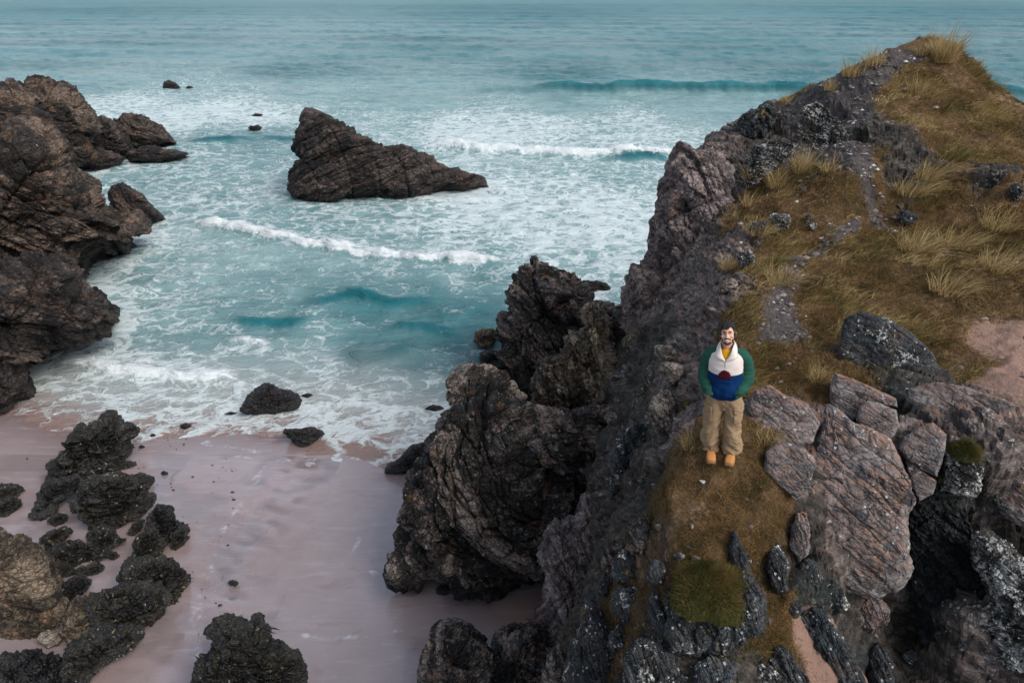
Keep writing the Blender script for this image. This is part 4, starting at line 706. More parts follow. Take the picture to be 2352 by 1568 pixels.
SL = [('largest tilted grey-pink slab right of the grassy spur', [(1866,1120),(1880,1060),(1894,1000),(1906,945),(1930,958),(1966,985),(2010,1004),(2040,1020),(2062,1060),(2080,1105),(2096,1150),(2074,1180),(2072,1260),(2084,1290),(2060,1330),(2010,1350),(1950,1340),(1900,1300),(1880,1220),(1868,1160)], .30, M_slab, (260, 140)),
      ('rounded cracked rock wedged above the largest slab', [(1970,960),(1980,935),(1996,925),(2020,930),(2054,945),(2060,975),(2046,1010),(2030,1022),(2000,1000),(1978,985)], .28, M_slab, (120, 70)),
      ('long pale rock block below the blue-grey bedrock, above the largest slab', [(1912,930),(1914,890),(1922,860),(1945,870),(1980,882),(2020,900),(2050,915),(2054,935),(2010,925),(1975,950),(1955,965),(1930,950)], .3, M_slab, (160, 80)),
      ('wedge-shaped rock block with parallel joints, left of the lichen boulder', [(2068,1030),(2080,1005),(2110,985),(2140,975),(2170,1000),(2160,1060),(2150,1090),(2120,1075),(2090,1055)], .3, M_slab, (150, 80)),
      ('pinkish block in the joint between the largest slab and the pit', [(2082,1060),(2096,1066),(2124,1086),(2148,1104),(2140,1130),(2112,1146),(2094,1110)], .2, M_slab, (110, 60)),
      ('weathered rock shelf right of the man with sandy joints', [(1722,935),(1740,900),(1770,890),(1800,910),(1850,930),(1876,970),(1860,1010),(1810,1020),(1760,1000),(1730,970)], .25, M_slab, (160, 80)),
      ('stepped rock block above the spur edge, right of the moss', [(1760,1080),(1764,1040),(1790,1020),(1840,1030),(1868,1060),(1856,1110),(1830,1140),(1800,1120),(1780,1100)], .3, M_slab, (150, 80)),
      ('dark blue-grey bedrock hump below the grass slope', [(1936,820),(1940,770),(1950,735),(1985,722),(2040,740),(2090,770),(2130,810),(2150,850),(2100,870),(2030,870),(1970,860)], .35, M_slate, (180, 90)),
      ('flat jointed bedrock below the sandy path', [(2090,930),(2100,895),(2150,880),(2220,890),(2280,910),(2320,930),(2300,965),(2230,960),(2150,950)], .25, M_slab, (170, 80)),
      ('striped bedrock slope at the right frame edge', [(2250,1130),(2240,1060),(2250,1000),(2290,980),(2360,990),(2430,1040),(2430,1200),(2380,1220),(2310,1180)], .35, M_slab, (180, 100))]
for i, (lab, ol, T, m, n) in enumerate(SL):
    _cu, _cv = np.mean([p[0] for p in ol]), np.mean([p[1] for p in ol]); ol = [(_cu+(a-_cu)*1.10, _cv+(b-_cv)*1.10) for a, b in ol]; T = T*.72
    on_hill('rock_slab', lab, 'rock', ol, T, m, a=(np.mean([p[0] for p in ol]), np.mean([p[1] for p in ol])*.6+.4*max(p[1] for p in ol)), n=n, seed=600+i*7, strata=(-.25, -.55, .8), stretch=(1.8, 1.2, .9), relief=(.018, .012, .006, .003), push=0, lump=.02, crack=.3, square=.30, tilt=.85, bed=(.012, .006), gap=(.12, .05), joint=.026, joint_n=(.74, .48, .46))
on_hill('boulder', 'white lichen-covered pointed boulder with a green turf cap', 'boulder', [(2156,1115),(2160,1080),(2168,1050),(2176,1022),(2190,1010),(2214,1006),(2236,1016),(2246,1050),(2256,1080),(2262,1106),(2240,1124),(2200,1128)], .35, M_lichen, n=(180, 100), seed=701, relief=(.13, .08, .04, .018), lump=.08)
on_hill('boulder', 'lichen-spotted grey rib running down from the lichen boulder', 'boulder', [(2246,1080),(2260,1070),(2282,1110),(2310,1150),(2326,1170),(2300,1172),(2272,1140)], .15, M_lichen, n=(110, 60), seed=705)
on_hill('boulder', 'big rock covered in white lichen crust at the right edge of the dark pit', 'boulder', [(2220,1250),(2240,1222),(2270,1226),(2310,1250),(2350,1275),(2420,1330),(2430,1420),(2360,1440),(2310,1400),(2290,1370),(2262,1330),(2236,1300)], .4, M_lichen, n=(200, 110), seed=709, relief=(.14, .1, .06, .03))
on_hill('boulder', 'lower lichen-streaked rock at the right frame edge below the big lichen rock', 'boulder', [(2230,1420),(2250,1390),(2300,1380),(2360,1410),(2420,1440),(2420,1560),(2330,1540),(2270,1500),(2240,1460)], .35, M_lichen, n=(180, 100), seed=713, strata=(.2, .6, .7), relief=(.15, .12, .07, .03))
on_hill('crag', 'rock wall forming the left lip of the dark pit, shade put into its colour', 'crag', [(2072,1160),(2086,1140),(2130,1144),(2180,1150),(2230,1180),(2260,1240),(2290,1330),(2300,1420),(2270,1520),(2180,1540),(2110,1450),(2080,1330),(2070,1240)], .12, M_pit_shade, a=(2180, 1400), n=(220, 130), seed=717, relief=(.07, .06, .045, .03), tilt=.75, push=0)
# foreground outcrop under the spur
FG = [('dark slate outcrop with green turf cap below the grassy spur', [(1540,1490),(1534,1440),(1540,1390),(1556,1360),(1576,1330),(1600,1310),(1640,1300),(1690,1306),(1726,1330),(1752,1360),(1762,1410),(1756,1450),(1720,1480),(1660,1500),(1600,1500)], .35, M_slate, (230, 130)),
      ('tall blue-grey slate blade with white lichen spots in the turf-capped outcrop', [(1570,1420),(1568,1380),(1572,1352),(1584,1350),(1608,1376),(1626,1400),(1616,1450),(1600,1476),(1588,1450)], .16, M_slate, (120, 70)),
      ('narrow slate blade left of the tall blue-grey blade', [(1528,1400),(1526,1370),(1534,1352),(1546,1360),(1552,1400),(1548,1430),(1536,1430)], .12, M_slate, (90, 56)),
      ('broad grey slate block at the right end of the turf-capped outcrop', [(1664,1450),(1658,1400),(1662,1356),(1676,1348),(1694,1370),(1712,1400),(1714,1450),(1696,1476),(1674,1476)], .2, M_slate, (120, 76)),
      ('leaning dark slate slab on the left flank of the turf-capped outcrop', [(1490,1420),(1486,1380),(1496,1358),(1510,1356),(1524,1400),(1540,1440),(1546,1470),(1520,1460)], .15, M_slate, (110, 66)),
      ('upright black pointed rock at the lower right of the grassy knoll', [(1670,1300),(1676,1250),(1684,1218),(1692,1216),(1702,1240),(1714,1266),(1724,1290),(1722,1320),(1700,1332),(1680,1322)], .2, M_slate, (120, 70)),
      ('cluster of bluish slate slabs with white lichen on the left slope', [(1400,1320),(1412,1290),(1426,1262),(1450,1256),(1470,1268),(1480,1290),(1466,1318),(1440,1330),(1416,1336)], .2, M_slate, (130, 76)),
      ('dark wet-looking slate block below the bluish slabs', [(1404,1410),(1406,1370),(1420,1346),(1450,1340),(1480,1350),(1486,1390),(1466,1420),(1430,1426)], .25, M_slate, (130, 76)),
      ('dark crag with white lichen top edge at the bottom of the frame', [(1420,1600),(1432,1530),(1446,1490),(1470,1462),(1510,1470),(1546,1484),(1574,1510),(1590,1560),(1600,1640),(1500,1680)], .35, M_slate, (200, 120)),
      ('steep dark slate face with bluish edge above the bottom edge, left of the lichen-topped crag', [(1300,1560),(1306,1500),(1316,1450),(1332,1400),(1350,1380),(1376,1400),(1400,1450),(1424,1490),(1430,1560),(1400,1640),(1330,1640)], .4, M_slate, (200, 120)),
      ('white-crusted flat rock at the bottom edge right of the outcrop', [(1700,1560),(1706,1536),(1740,1524),(1790,1532),(1812,1550),(1800,1590),(1740,1600)], .12, M_lichen, (120, 60)),
      ('grey slate block right of the grassy knoll', [(1760,1300),(1768,1260),(1786,1250),(1800,1270),(1812,1310),(1806,1350),(1784,1360),(1768,1340)], .2, M_slate, (110, 66)),
      ('dark slate slab beside the sand gully, left of the pit', [(1840,1440),(1836,1400),(1850,1366),(1876,1370),(1900,1410),(1930,1460),(1960,1510),(1990,1568),(1960,1600),(1910,1540),(1870,1490)], .18, M_slate, (150, 80)),
      ('dark smooth rock left of the sand gully at the bottom edge', [(1750,1600),(1756,1540),(1770,1490),(1800,1480),(1830,1510),(1860,1560),(1880,1620),(1810,1650)], .2, M_slate, (130, 70)),
      ('upright grey slate shard under the largest slab', [(1840,1376),(1846,1344),(1856,1330),(1870,1346),(1876,1372),(1862,1392),(1848,1392)], .12, M_slate, (90, 56))]
FG += [('slate block with white crust under the bluish slabs, at the turf edge', [(1486,1330),(1490,1300),(1506,1284),(1528,1290),(1534,1316),(1522,1342),(1500,1346)], .16, M_slate, (90, 56)),
       ('small pointed slate standing in rusty grass on the left slope', [(1370,1360),(1376,1330),(1388,1314),(1400,1326),(1402,1356),(1388,1370)], .14, M_slate, (80, 50)),
       ('long slate edge with white top running down the left slope', [(1330,1440),(1340,1400),(1356,1372),(1368,1380),(1360,1420),(1346,1462),(1334,1468)], .14, M_slate, (90, 56)),
       ('dark slate hump right of the steep slate face near the bottom edge', [(1396,1480),(1402,1450),(1420,1432),(1440,1440),(1446,1466),(1432,1490),(1410,1496)], .16, M_slate, (90, 56)),
       ('grey slate ridge between sand gully and pit, upper part', [(1880,1350),(1890,1322),(1912,1316),(1936,1346),(1950,1390),(1934,1402),(1906,1386)], .16, M_slate, (100, 60)),
       ('slate fragment with orange lichen above the sand gully', [(1806,1400),(1810,1370),(1826,1356),(1842,1376),(1844,1404),(1826,1418)], .13, M_slate, (80, 50)),
       ('cracked grey rock below the largest slab at the rim of the pit', [(1960,1420),(1966,1386),(1990,1370),(2024,1376),(2046,1400),(2040,1436),(2004,1450),(1976,1444)], .16, M_slab, (110, 66)),
       ('dark slate fin low in the bottom right, between gully and pit', [(1990,1540),(1996,1496),(2014,1470),(2036,1490),(2056,1540),(2050,1590),(2016,1600)], .18, M_slate, (100, 60))]
FG += [('grey rock buttress dropping from the left edge of the spur turf', [(1440,1260),(1446,1215),(1462,1186),(1484,1180),(1496,1210),(1490,1250),(1470,1276)], .18, M_crag, (110, 66)),
       ('dark cracked rock face below the buttress on the left flank of the spur', [(1376,1300),(1388,1262),(1410,1240),(1434,1250),(1428,1290),(1404,1316)], .2, M_crag, (110, 66)),
       ('dark broken rock at the bottom edge left of the steep slate face', [(1236,1600),(1246,1540),(1262,1500),(1286,1480),(1306,1510),(1304,1570),(1280,1620)], .25, M_crag, (120, 70)),
       ('low dark rock between the turf-capped outcrop and the bottom edge', [(1590,1560),(1600,1520),(1630,1500),(1668,1504),(1690,1530),(1680,1580),(1630,1600)], .16, M_slate, (110, 66)),
       ('brown-grey rock below the stepped block, right of the spur turf', [(1812,1250),(1820,1200),(1836,1170),(1856,1176),(1862,1220),(1856,1270),(1834,1290)], .18, M_slab, (110, 66)),
       ('dark fractured rock in the gap between the spur turf and the largest slab', [(1832,1330),(1838,1290),(1856,1280),(1880,1296),(1886,1330),(1866,1344)], .15, M_slate, (90, 56))]
for i, (lab, ol, T, m, n) in enumerate(FG):
    on_hill('outcrop', lab, 'rock', ol, T, m, n=n, seed=800+i*7, strata=(.95, .15, .25), stretch=(2.2, 1.3, .5), relief=(.11, .08, .034, .010), push=.04, crack=.5, square=.6, tilt=.8,
            a=(np.mean([p[0] for p in ol]), np.mean([p[1] for p in ol])*.5+.5*max(p[1] for p in ol)))
print('rocks', round(time.time()-T0, 1), sum(len(o.data.polygons) for o in S.objects if o.type == 'MESH'))
# ================================================================== STONES AND GRASS ON THE HILL
_t = (HV-np.array([0, 0, CAM_Z])); _dep = _t[:, 1]*_c-_t[:, 2]*_s
_hU = 1176+1568*_t[:, 0]/_dep; _hV = 784-1568*(_t[:, 1]*_s+_t[:, 2]*_c)/_dep
def hill_point(u, v, rad=7):
    """the point of the finished hill surface seen at a photograph point"""
    for k in (1, 2, 5, 12):
        m = np.where(np.hypot(_hU-u, _hV-v) < rad*k)[0]
        if len(m): break
    if not len(m): return hill_at(u, v)
    return HV[m[np.argmin(np.linalg.norm(_t[m], axis=1))]]
ST = [('upright black and white lichened stone above the path left of the tufts', 1716, 590, 24, .24, M_lichen), ('dark rounded rock with white lichen specks in the middle of the turf', 1790, 508, 26, .2, M_lichen),
      ('flat dark rock left of the speckled rock, half sunk in turf', 1740, 522, 24, .15, M_slate), ('small dark stone with a white top right of the speckled rock', 1866, 518, 11, .1, M_lichen),
      ('small white stone beside a dry tuft high on the turf', 1846, 434, 8, .07, M_pale), ('small pale stone right of the white one on the turf', 1856, 496, 9, .07, M_pale),
      ('dark rock cluster half hidden in grass right of the path', 2082, 498, 24, .2, M_slate), ('small white stone above the dark rock cluster', 2070, 472, 8, .06, M_pale),
      ('dark lichened rock in the grass at the right frame edge', 2335, 438, 22, .18, M_lichen), ('white stone left of the lichened rock at the right frame edge', 2285, 414, 9, .07, M_pale),
      ('small white stone on the grassy knoll below the boots', 1513, 1208, 9, .05, M_pale), ('white lichened stone at the top of the left slope beside the knoll', 1560, 1276, 14, .08, M_lichen),
      ('white stone pair tip next to the green turf cap', 1598, 1282, 10, .06, M_pale), ('grey stone in the dry grass above the largest slab', 1958, 902, 10, .06, M_slate),
      ('blue-grey flat stone with a pale edge under the yellow lichen', 2090, 1505, 20, .08, M_slate), ('pale blue-grey stone at the left edge of the pit', 2210, 1480, 17, .08, M_slate)]
for i, (lab, u, v, w, T, m) in enumerate(ST):
    g0 = np.random.default_rng(900+i); a = np.linspace(0, 2*np.pi, 9, endpoint=False)
    rr = w*(.75+.4*g0.random(9)); ol = [(u+r_*math.cos(t_), v-r_*.72*math.sin(t_)) for r_, t_ in zip(rr, a)]
    if m is M_pale and w > 12: m = M_lichen
    rock('stone', lab, 'stone', ol, hill_point(u, v+.5*w), T, m, n=(64, 40), seed=900+i*3, push=.25, relief=(.14, .08, .04, .015), lump=.14)

def tri_areas(V, F):
    a, b, c, d = (V[F[:, k]] for k in range(4)); n = np.cross(c-a, d-b)*.5; ar = np.linalg.norm(n, axis=1); return ar, n/np.maximum(ar, 1e-9)[:, None]
_ar, _nn = tri_areas(HV, HF); _fc = HV[HF].mean(1); _dist = np.linalg.norm(_fc-np.array([0, 0, CAM_Z]), axis=1)
_fa = {k: HA[k][HF].mean(1) for k in HA}
def scatter(weight, count, g0):
    w = weight*_ar; w /= w.sum(); f = np.searchsorted(np.cumsum(w), g0.random(count)).clip(0, len(HF)-1)
    s, t = g0.random((2, count)); q = HV[HF[f]]
    return q[:, 0]*((1-s)*(1-t))[:, None]+q[:, 1]*(s*(1-t))[:, None]+q[:, 2]*(s*t)[:, None]+q[:, 3]*((1-s)*t)[:, None], _nn[f], _dist[f]
def blades(base, direc, length, width, bend, g0, segs=1):
    """bent grass blades as narrow tapering strips"""
    n = len(base); side = np.cross(direc, g0.normal(size=(n, 3))); side /= np.linalg.norm(side, axis=1, keepdims=True)
    rows = []
    for k in range(segs):
        t = k/segs; p = base+direc*(length*t)[:, None]+bend*(t*t*length)[:, None]; w = (width*.5*(1-.55*t))[:, None]
        rows += [p-side*w, p+side*w]
    rows.append(base+direc*length[:, None]+bend*length[:, None])
    V = np.stack(rows, 1); m = V.shape[1]; o = (np.arange(n)*m)[:, None]; F = []
    for k in range(segs):
        a = 2*k
        if k < segs-1: F += [np.stack([o[:, 0]+a, o[:, 0]+a+1, o[:, 0]+a+3], 1), np.stack([o[:, 0]+a, o[:, 0]+a+3, o[:, 0]+a+2], 1)]
        else: F.append(np.stack([o[:, 0]+a, o[:, 0]+a+1, o[:, 0]+a+2], 1))
    return V.reshape(-1, 3), np.concatenate(F), m
def unit(v): return v/np.maximum(np.linalg.norm(v, axis=-1, keepdims=True), 1e-9)
def make_grass_mat(name, stops):
    t = NT(name); c = t.ramp(t.attr('tint'), stops)
    b = t.bsdf(c, .7, .25); tr = t.n('BsdfTranslucent'); t.l(c, tr.inputs[0]); mx = t.n('MixShader'); mx.inputs[0].default_value = .38
    t.l(b, mx.inputs[1]); t.l(tr.outputs[0], mx.inputs[2]); return t.done(mx.outputs[0])
mat_turf = make_grass_mat('turf_blades', [(0, (.065, .054, .014)), (.3, (.155, .098, .034)), (.6, (.28, .170, .076)), (1, (.46, .32, .18))])
mat_marram = make_grass_mat('marram_blades', [(0, (.11, .088, .024)), (.35, (.29, .205, .080)), (.7, (.50, .37, .175)), (1, (.66, .51, .28))])
mat_green = make_grass_mat('green_turf_blades', [(0, (.040, .050, .009)), (.5, (.095, .082, .024)), (1, (.22, .16, .05))])
WIND = np.array([.75, -.15, .0])
def turf():
    g0 = np.random.default_rng(5); wt = np.clip(_fa['g']*1.2-.12, 0, 1)*np.clip(9/_dist, .25, 1.6)**1.6*(_fc[:, 2] > 6)
    inview = (np.abs(_fc[:, 0]) < .85*np.abs(_fc[:, 1])+2)
    patch = .35+.9*sstep(-.25, .35, fbm(_fc*1.1, 4, 61))
    b, n, d = scatter(wt*inview*patch, 300000, g0); k = len(b)
    di = unit(n*.55+np.array([0, 0, .35])+g0.normal(size=(k, 3))*.42); L = (.045+.075*g0.random(k)**1.5)*np.clip(d/9, .75, 1.8)
    tint = np.clip(.30+.36*fbm(b*.8, 4, 62)+.30*fbm(b*4.5, 2, 64)+.16*g0.normal(size=k), 0, 1)
    V, F, m = blades(b-n*.01, di, L, .006*np.clip(d/8, .8, 2.2), WIND*.35+g0.normal(size=(k, 3))*.25-np.array([0, 0, .25]), g0)
    link('turf', mesh_from('turf', V, F, False, {'tint': np.repeat(tint, m)}), mat_turf, kind='stuff', label='short dry brown and olive turf covering the hill and the spur')
    # longer wind-combed grass among it
    wl = wt*inview*sstep(-.05, .45, fbm(_fc*.75+3, 4, 71))*(_fc[:, 1] > 8)
    b, n, d = scatter(wl, 60000, g0); k = len(b)
    di = unit(n*.3+np.array([.25, 0, .6])+g0.normal(size=(k, 3))*.28); L = .08+.20*g0.random(k)**1.6
    V, F, m = blades(b, di, L, .006*np.clip(d/8, .8, 2.2), unit(WIND)*.45+g0.normal(size=(k, 3))*.2-np.array([0, 0, .30]), g0, 2)
    tint = np.clip(.26+.5*fbm(b*1.2, 3, 72)+.2*g0.normal(size=k), 0, 1)
    link('long_grass', mesh_from('long_grass', V, F, False, {'tint': np.repeat(tint, m)}), mat_marram, kind='stuff', label='longer straw-coloured grass combed by the wind over the hill')
    # grass hanging in the ledges of the foreground rock
    wl = np.clip(_fa['d']+_fa['r'], 0, 1)*(np.abs(_nn[:, 2]) > .40)*(_fc[:, 1] < 8.6)*sstep(.12, .34, fbm(_fc*1.5, 3, 75))*inview
    b, n, d = scatter(wl+1e-9, 24000, g0); k = len(b)
    di = unit(n*.5+np.array([0, 0, .4])+g0.normal(size=(k, 3))*.4); L = .05+.10*g0.random(k)
    V, F, m = blades(b, di, L, np.full(k, .006), g0.normal(size=(k, 3))*.25-np.array([0, 0, .35]), g0)
    link('ledge_grass', mesh_from('ledge_grass', V, F, False, {'tint': np.repeat(np.clip(.45+.3*g0.normal(size=k), 0, 1), m)}), mat_green, kind='stuff', label='rusty and green grass growing on the ledges of the foreground rock')
turf()
def tuft_mesh(n, h, spread, lean, seed, r0=.12, width=.008):
    g0 = np.random.default_rng(seed); a = g0.random(n)*2*np.pi; rr = r0*np.sqrt(g0.random(n))
    b = np.stack([rr*np.cos(a), rr*np.sin(a), np.full(n, -.03)], 1)
    di = unit(np.stack([np.cos(a)*spread*(.3+rr/r0), np.sin(a)*spread*(.3+rr/r0), np.ones(n)], 1)+g0.normal(size=(n, 3))*.12)
    L = h*(.45+.6*g0.random(n)); bend = np.array(lean)*.6+di*np.array([.5, .5, 0])+g0.normal(size=(n, 3))*.24-np.array([0, 0, .25])
    V, F, m = blades(b, di, L, np.full(n, width), bend, g0, 3)
    return mesh_from('grass_tuft', V, F, False, {'tint': np.repeat(np.clip(.55+.25*g0.normal(size=n), 0, 1), m)})
TF = [('tall pale tuft of marram standing on the very summit of the hill', 2166, 140, .95, 420, .30, .2), ('shorter tuft on the summit edge, right of the tall one', 2192, 128, .6, 120, .15, .4), ('low tuft left of the summit, on the grassy lip', 2120, 120, .35, 140, .2, .2),
      ('dry tuft on the skyline lip left of the bare summit ground', 2000, 146, .55, 160, .25, .2), ('long low dry tuft lower on the skyline lip', 1956, 172, .55, 170, .28, .2), ('small tuft on the skyline where the scree meets the sea', 1908, 202, .4, 90, .15, .2), ('small pale tuft on the skyline above the mossy knob', 1800, 232, .4, 80, .15, .2),
      ('upright dry tuft at the cliff top, farthest left of the tufts', 1720, 425, .75, 140, .16, .1), ('bleached wind-bent tuft below the upright cliff-top tuft', 1722, 465, .6, 150, .2, .6), ('upright pale tuft below the white rock rib', 1838, 388, .75, 190, .2, .1), ('dry tuft right of the pale one below the rock rib', 1900, 392, .6, 120, .18, .3),
      ('tuft between the rock rib and the speckled rock', 1775, 425, .65, 170, .2, .2), ('broad drooping tuft above the upright lichened stone', 1745, 535, .65, 220, .22, .5), ('big pale tuft combed to the right beside the path', 2090, 440, .9, 260, .3, .9), ('second combed tuft above the big pale one', 2135, 402, .85, 220, .25, .9), ('greener tuft at the upper end of the combed tufts', 2190, 365, .7, 160, .2, .7),
      ('broad dry tuft in the middle of the right slope', 2110, 572, .75, 280, .3, .6), ('olive tuft right of the broad dry one', 2190, 560, .7, 240, .3, .6), ('wind-bent tuft near the right frame edge, upper', 2290, 520, .8, 240, .3, .7), ('wind-bent tuft near the right frame edge, lower', 2300, 610, .7, 240, .3, .7),
      ('olive tuft low on the right slope above the sandy patches', 2180, 660, .6, 220, .3, .6), ('small golden tuft at the cliff edge above the pale boulder', 1670, 612, .4, 120, .14, .1), ('wide drooping golden tuft above the path', 1795, 640, .55, 260, .25, .4), ('rounded golden tuft on the rocks right of the man', 1884, 870, .32, 260, .14, .05),
      ('pale upright tuft on the face below the summit', 2100, 212, .55, 110, .18, .1), ('green upright tuft in the hollow of the right slope', 2140, 470, .6, 120, .25, .3), ('dry tuft at the spur edge right of the boots', 1768, 1020, .28, 170, .14, .2), ('tuft at the top left of the spur beside the trouser legs', 1585, 1022, .25, 170, .14, -.1)]
for i, (lab, u, v, h, n, r0, lean) in enumerate(TF):
    p = hill_point(u, v); d = np.linalg.norm(p-np.array([0, 0, CAM_Z]))
    up = lean <= .2 or i < 2
    me = tuft_mesh(int(n*1.25), h*(1.1 if up else .72), .16 if up else .34, (lean*.5 if up else lean, -.1, 0), 1000+i, r0, .0055*np.clip(d/9, .7, 2.2))
    link('grass_tuft', me, mat_green if 'green' in lab else mat_marram, label=lab, cat='grass tuft', group='tufts of marram on the hill', loc=tuple(p))
def cap(name, lab, u, v, ru, rv, lift, n, mat, seed):
    """cushion of turf sitting on a rock: a low mound with its own blades"""
    g0 = np.random.default_rng(seed); p0 = hill_point(u, v+rv*.3); d = np.linalg.norm(p0-np.array([0, 0, CAM_Z])); a = ru/1568*d*1.0; b = rv/1568*d*1.35
    A, R = np.meshgrid(np.linspace(0, 2*np.pi, 40, endpoint=False), np.linspace(0.02, 1, 14), indexing='ij')
    rad = R*(1+.38*perlin(np.stack([np.cos(A).ravel()*1.7, np.sin(A).ravel()*1.7, A.ravel()*0+seed], 1), 3).reshape(A.shape)); z = lift*np.sqrt(np.clip(1-R**2, 0, 1))
    M = np.stack([rad*a*np.cos(A), rad*b*np.sin(A), z-.06*R], -1); M[..., 2] += .02*perlin(M.reshape(-1, 3)*9, 8).reshape(A.shape)
    o = link(name, mesh_from(name, M.reshape(-1, 3), grid_faces(40, 14, True), True, {'tint': np.full(560, .1)}), mat, label=lab, cat='turf', loc=tuple(p0))
    i = g0.integers(0, 40, n); j = g0.integers(0, 13, n); q = M[i, j]+(M[(i+1) % 40, np.minimum(j+1, 13)]-M[i, j])*g0.random((n, 1))
    di = unit(q/np.array([a, b, lift+.1])*.5+np.array([0, 0, .5])+g0.normal(size=(n, 3))*.35)
    V, F, m = blades(q, di, .05+.05*g0.random(n), np.full(n, .006), g0.normal(size=(n, 3))*.2-np.array([0, 0, .3]), g0)
    link('blades', mesh_from('blades', V, F, False, {'tint': np.repeat(np.clip(.5+.7*perlin(q*4, 9)+.25*g0.normal(size=n), 0, 1), m)}), mat, parent=o, kind='stuff')
cap('turf_cap', 'green dome of turf capping the dark slate outcrop below the spur', 1640, 1348, 80, 52, .32, 18000, mat_green, 41)
cap('turf_cap', 'small green turf cushion on top of the white lichen boulder', 2222, 1030, 26, 20, .10, 3500, mat_green, 42)
# loose chips of rock on the bare paths and among the turf
def gravel():
    g0 = np.random.default_rng(77); wt = (_fa['b']*1.0+_fa['g']*.05+_fa['s']*.04+_fa['r']*.12)*np.clip(9/_dist, .2, 1.5)*(np.abs(_nn[:, 2]) > .5)
    b, n, d = scatter(wt, 3000, g0); k = len(b)
    base = np.array([[1, 0, 0], [-1, 0, 0], [0, 1, 0], [0, -1, 0], [0, 0, .7], [0, 0, -.7]], float)
    tri = np.array([[0, 2, 4], [2, 1, 4], [1, 3, 4], [3, 0, 4], [2, 0, 5], [1, 2, 5], [3, 1, 5], [0, 3, 5]])
    sz = (.012+.035*g0.random(k)**3)*np.clip(d/9, .8, 1.6); V = base[None]*(.6+.7*g0.random((k, 6, 1)))*sz[:, None, None]
    th = g0.random(k)*6.28; c, s = np.cos(th)[:, None], np.sin(th)[:, None]
    V = np.stack([V[..., 0]*c-V[..., 1]*s*1.5, V[..., 0]*s+V[..., 1]*c*1.5, V[..., 2]], -1)+b[:, None]
    F = (tri[None]+(np.arange(k)*6)[:, None, None]).reshape(-1, 3)
    t = NT('stone_chips'); col = t.ramp(t.attr('tint'), [(0, (.03, .03, .03)), (.6, (.14, .12, .115)), (.93, (.26, .23, .21)), (.95, (.5, .49, .46)), (1, (.6, .58, .55))])
    link('gravel', mesh_from('gravel', V.reshape(-1, 3), F, False, {'tint': np.repeat(g0.random(k), 6)}), t.done(t.bsdf(col, .8, .3)), kind='stuff', label='loose stone chips on the bare paths and turf of the hill')
gravel()
def scraps():
    g0 = np.random.default_rng(88); n = 420; u = 60+g0.random(n)*480; v = 1000+g0.random(n)*540
    keep = perlin(np.stack([u/60, v/40, u*0], 1), 12) > .02; u, v = u[keep], v[keep]; n = len(u); p = atZ(u, v, .4); z = sand_z(p[:, 0], p[:, 1]); p = atZ(u, v, z)
    sz = .012+.035*g0.random(n)**3; a = np.linspace(0, 2*np.pi, 6, endpoint=False)
    ring = np.stack([np.cos(a)*1.5, np.sin(a), a*0], 1)[None]*(.5+.9*g0.random((n, 6, 1)))*sz[:, None, None]; top = np.stack([sz*0, sz*0, sz*.8], 1)[:, None]
    V = np.concatenate([ring+[0, 0, -.01], top], 1)+p[:, None]; F = np.array([[k, (k+1) % 6, 6] for k in range(6)])[None]+(np.arange(n)*7)[:, None, None]
    link('pebbles', mesh_from('pebbles', V.reshape(-1, 3), F.reshape(-1, 3)), M_black, kind='stuff', label='small black pebbles and scraps of weed strewn over the wet sand')
scraps()
print('grass', round(time.time()-T0, 1))
# ================================================================== THE MAN
def spline(P, n):
    P = np.array(P, float); k = len(P); t = np.linspace(0, k-1, n); i = np.clip(t.astype(int), 0, k-2); f = (t-i)[:, None]
    p0, p1, p2, p3 = P[np.maximum(i-1, 0)], P[i], P[i+1], P[np.minimum(i+2, k-1)]
    return .5*(2*p1+(p2-p0)*f+(2*p0-5*p1+4*p2-p3)*f*f+(3*p1-p0-3*p2+p3)*f**3)
def tube(ctrl, n=40, m=32, caps=True, side=(1, 0, 0)):
    """ctrl rows: x, y, z, radius across, radius deep -> grid of points (m around, n along), faces"""
    C = spline(ctrl, n); p = C[:, :3]; tg = unit(np.gradient(p, axis=0)); ax = np.array(side, float)
    e1 = unit(ax-(tg@ax)[:, None]*tg); e2 = np.cross(tg, e1); a = np.linspace(0, 2*np.pi, m, endpoint=False)
    G = p[None]+np.cos(a)[:, None, None]*e1[None]*C[:, 3][None, :, None]+np.sin(a)[:, None, None]*e2[None]*C[:, 4][None, :, None]
    if caps: G = np.concatenate([np.repeat(p[None, :1], m, 0), G, np.repeat(p[None, -1:], m, 0)], 1)
    return G
def tube_vf(G): return G.reshape(-1, 3), grid_faces(G.shape[0], G.shape[1], True)
def ell(c, r, n=20, m=14):
    a, b = np.meshgrid(np.linspace(0, 2*np.pi, n, endpoint=False), np.linspace(0, np.pi, m), indexing='ij')
    G = np.stack([c[0]+r[0]*np.cos(a)*np.sin(b), c[1]+r[1]*np.sin(a)*np.sin(b), c[2]+r[2]*np.cos(b)], -1); return tube_vf(G)
def join(parts):
    V, F, o = [], [], 0
    for v, f in parts: V.append(v); F.append(f+o); o += len(v)
    return np.concatenate(V), np.concatenate(F)
def outward(V, F):
    v = V[F]; vol = (np.cross(v[:, 0], v[:, 1])*v[:, 2]).sum()+(np.cross(v[:, 0], v[:, 2])*v[:, 3]).sum() if F.shape[1] == 4 else 0
    return F if vol > 0 else F[:, ::-1]
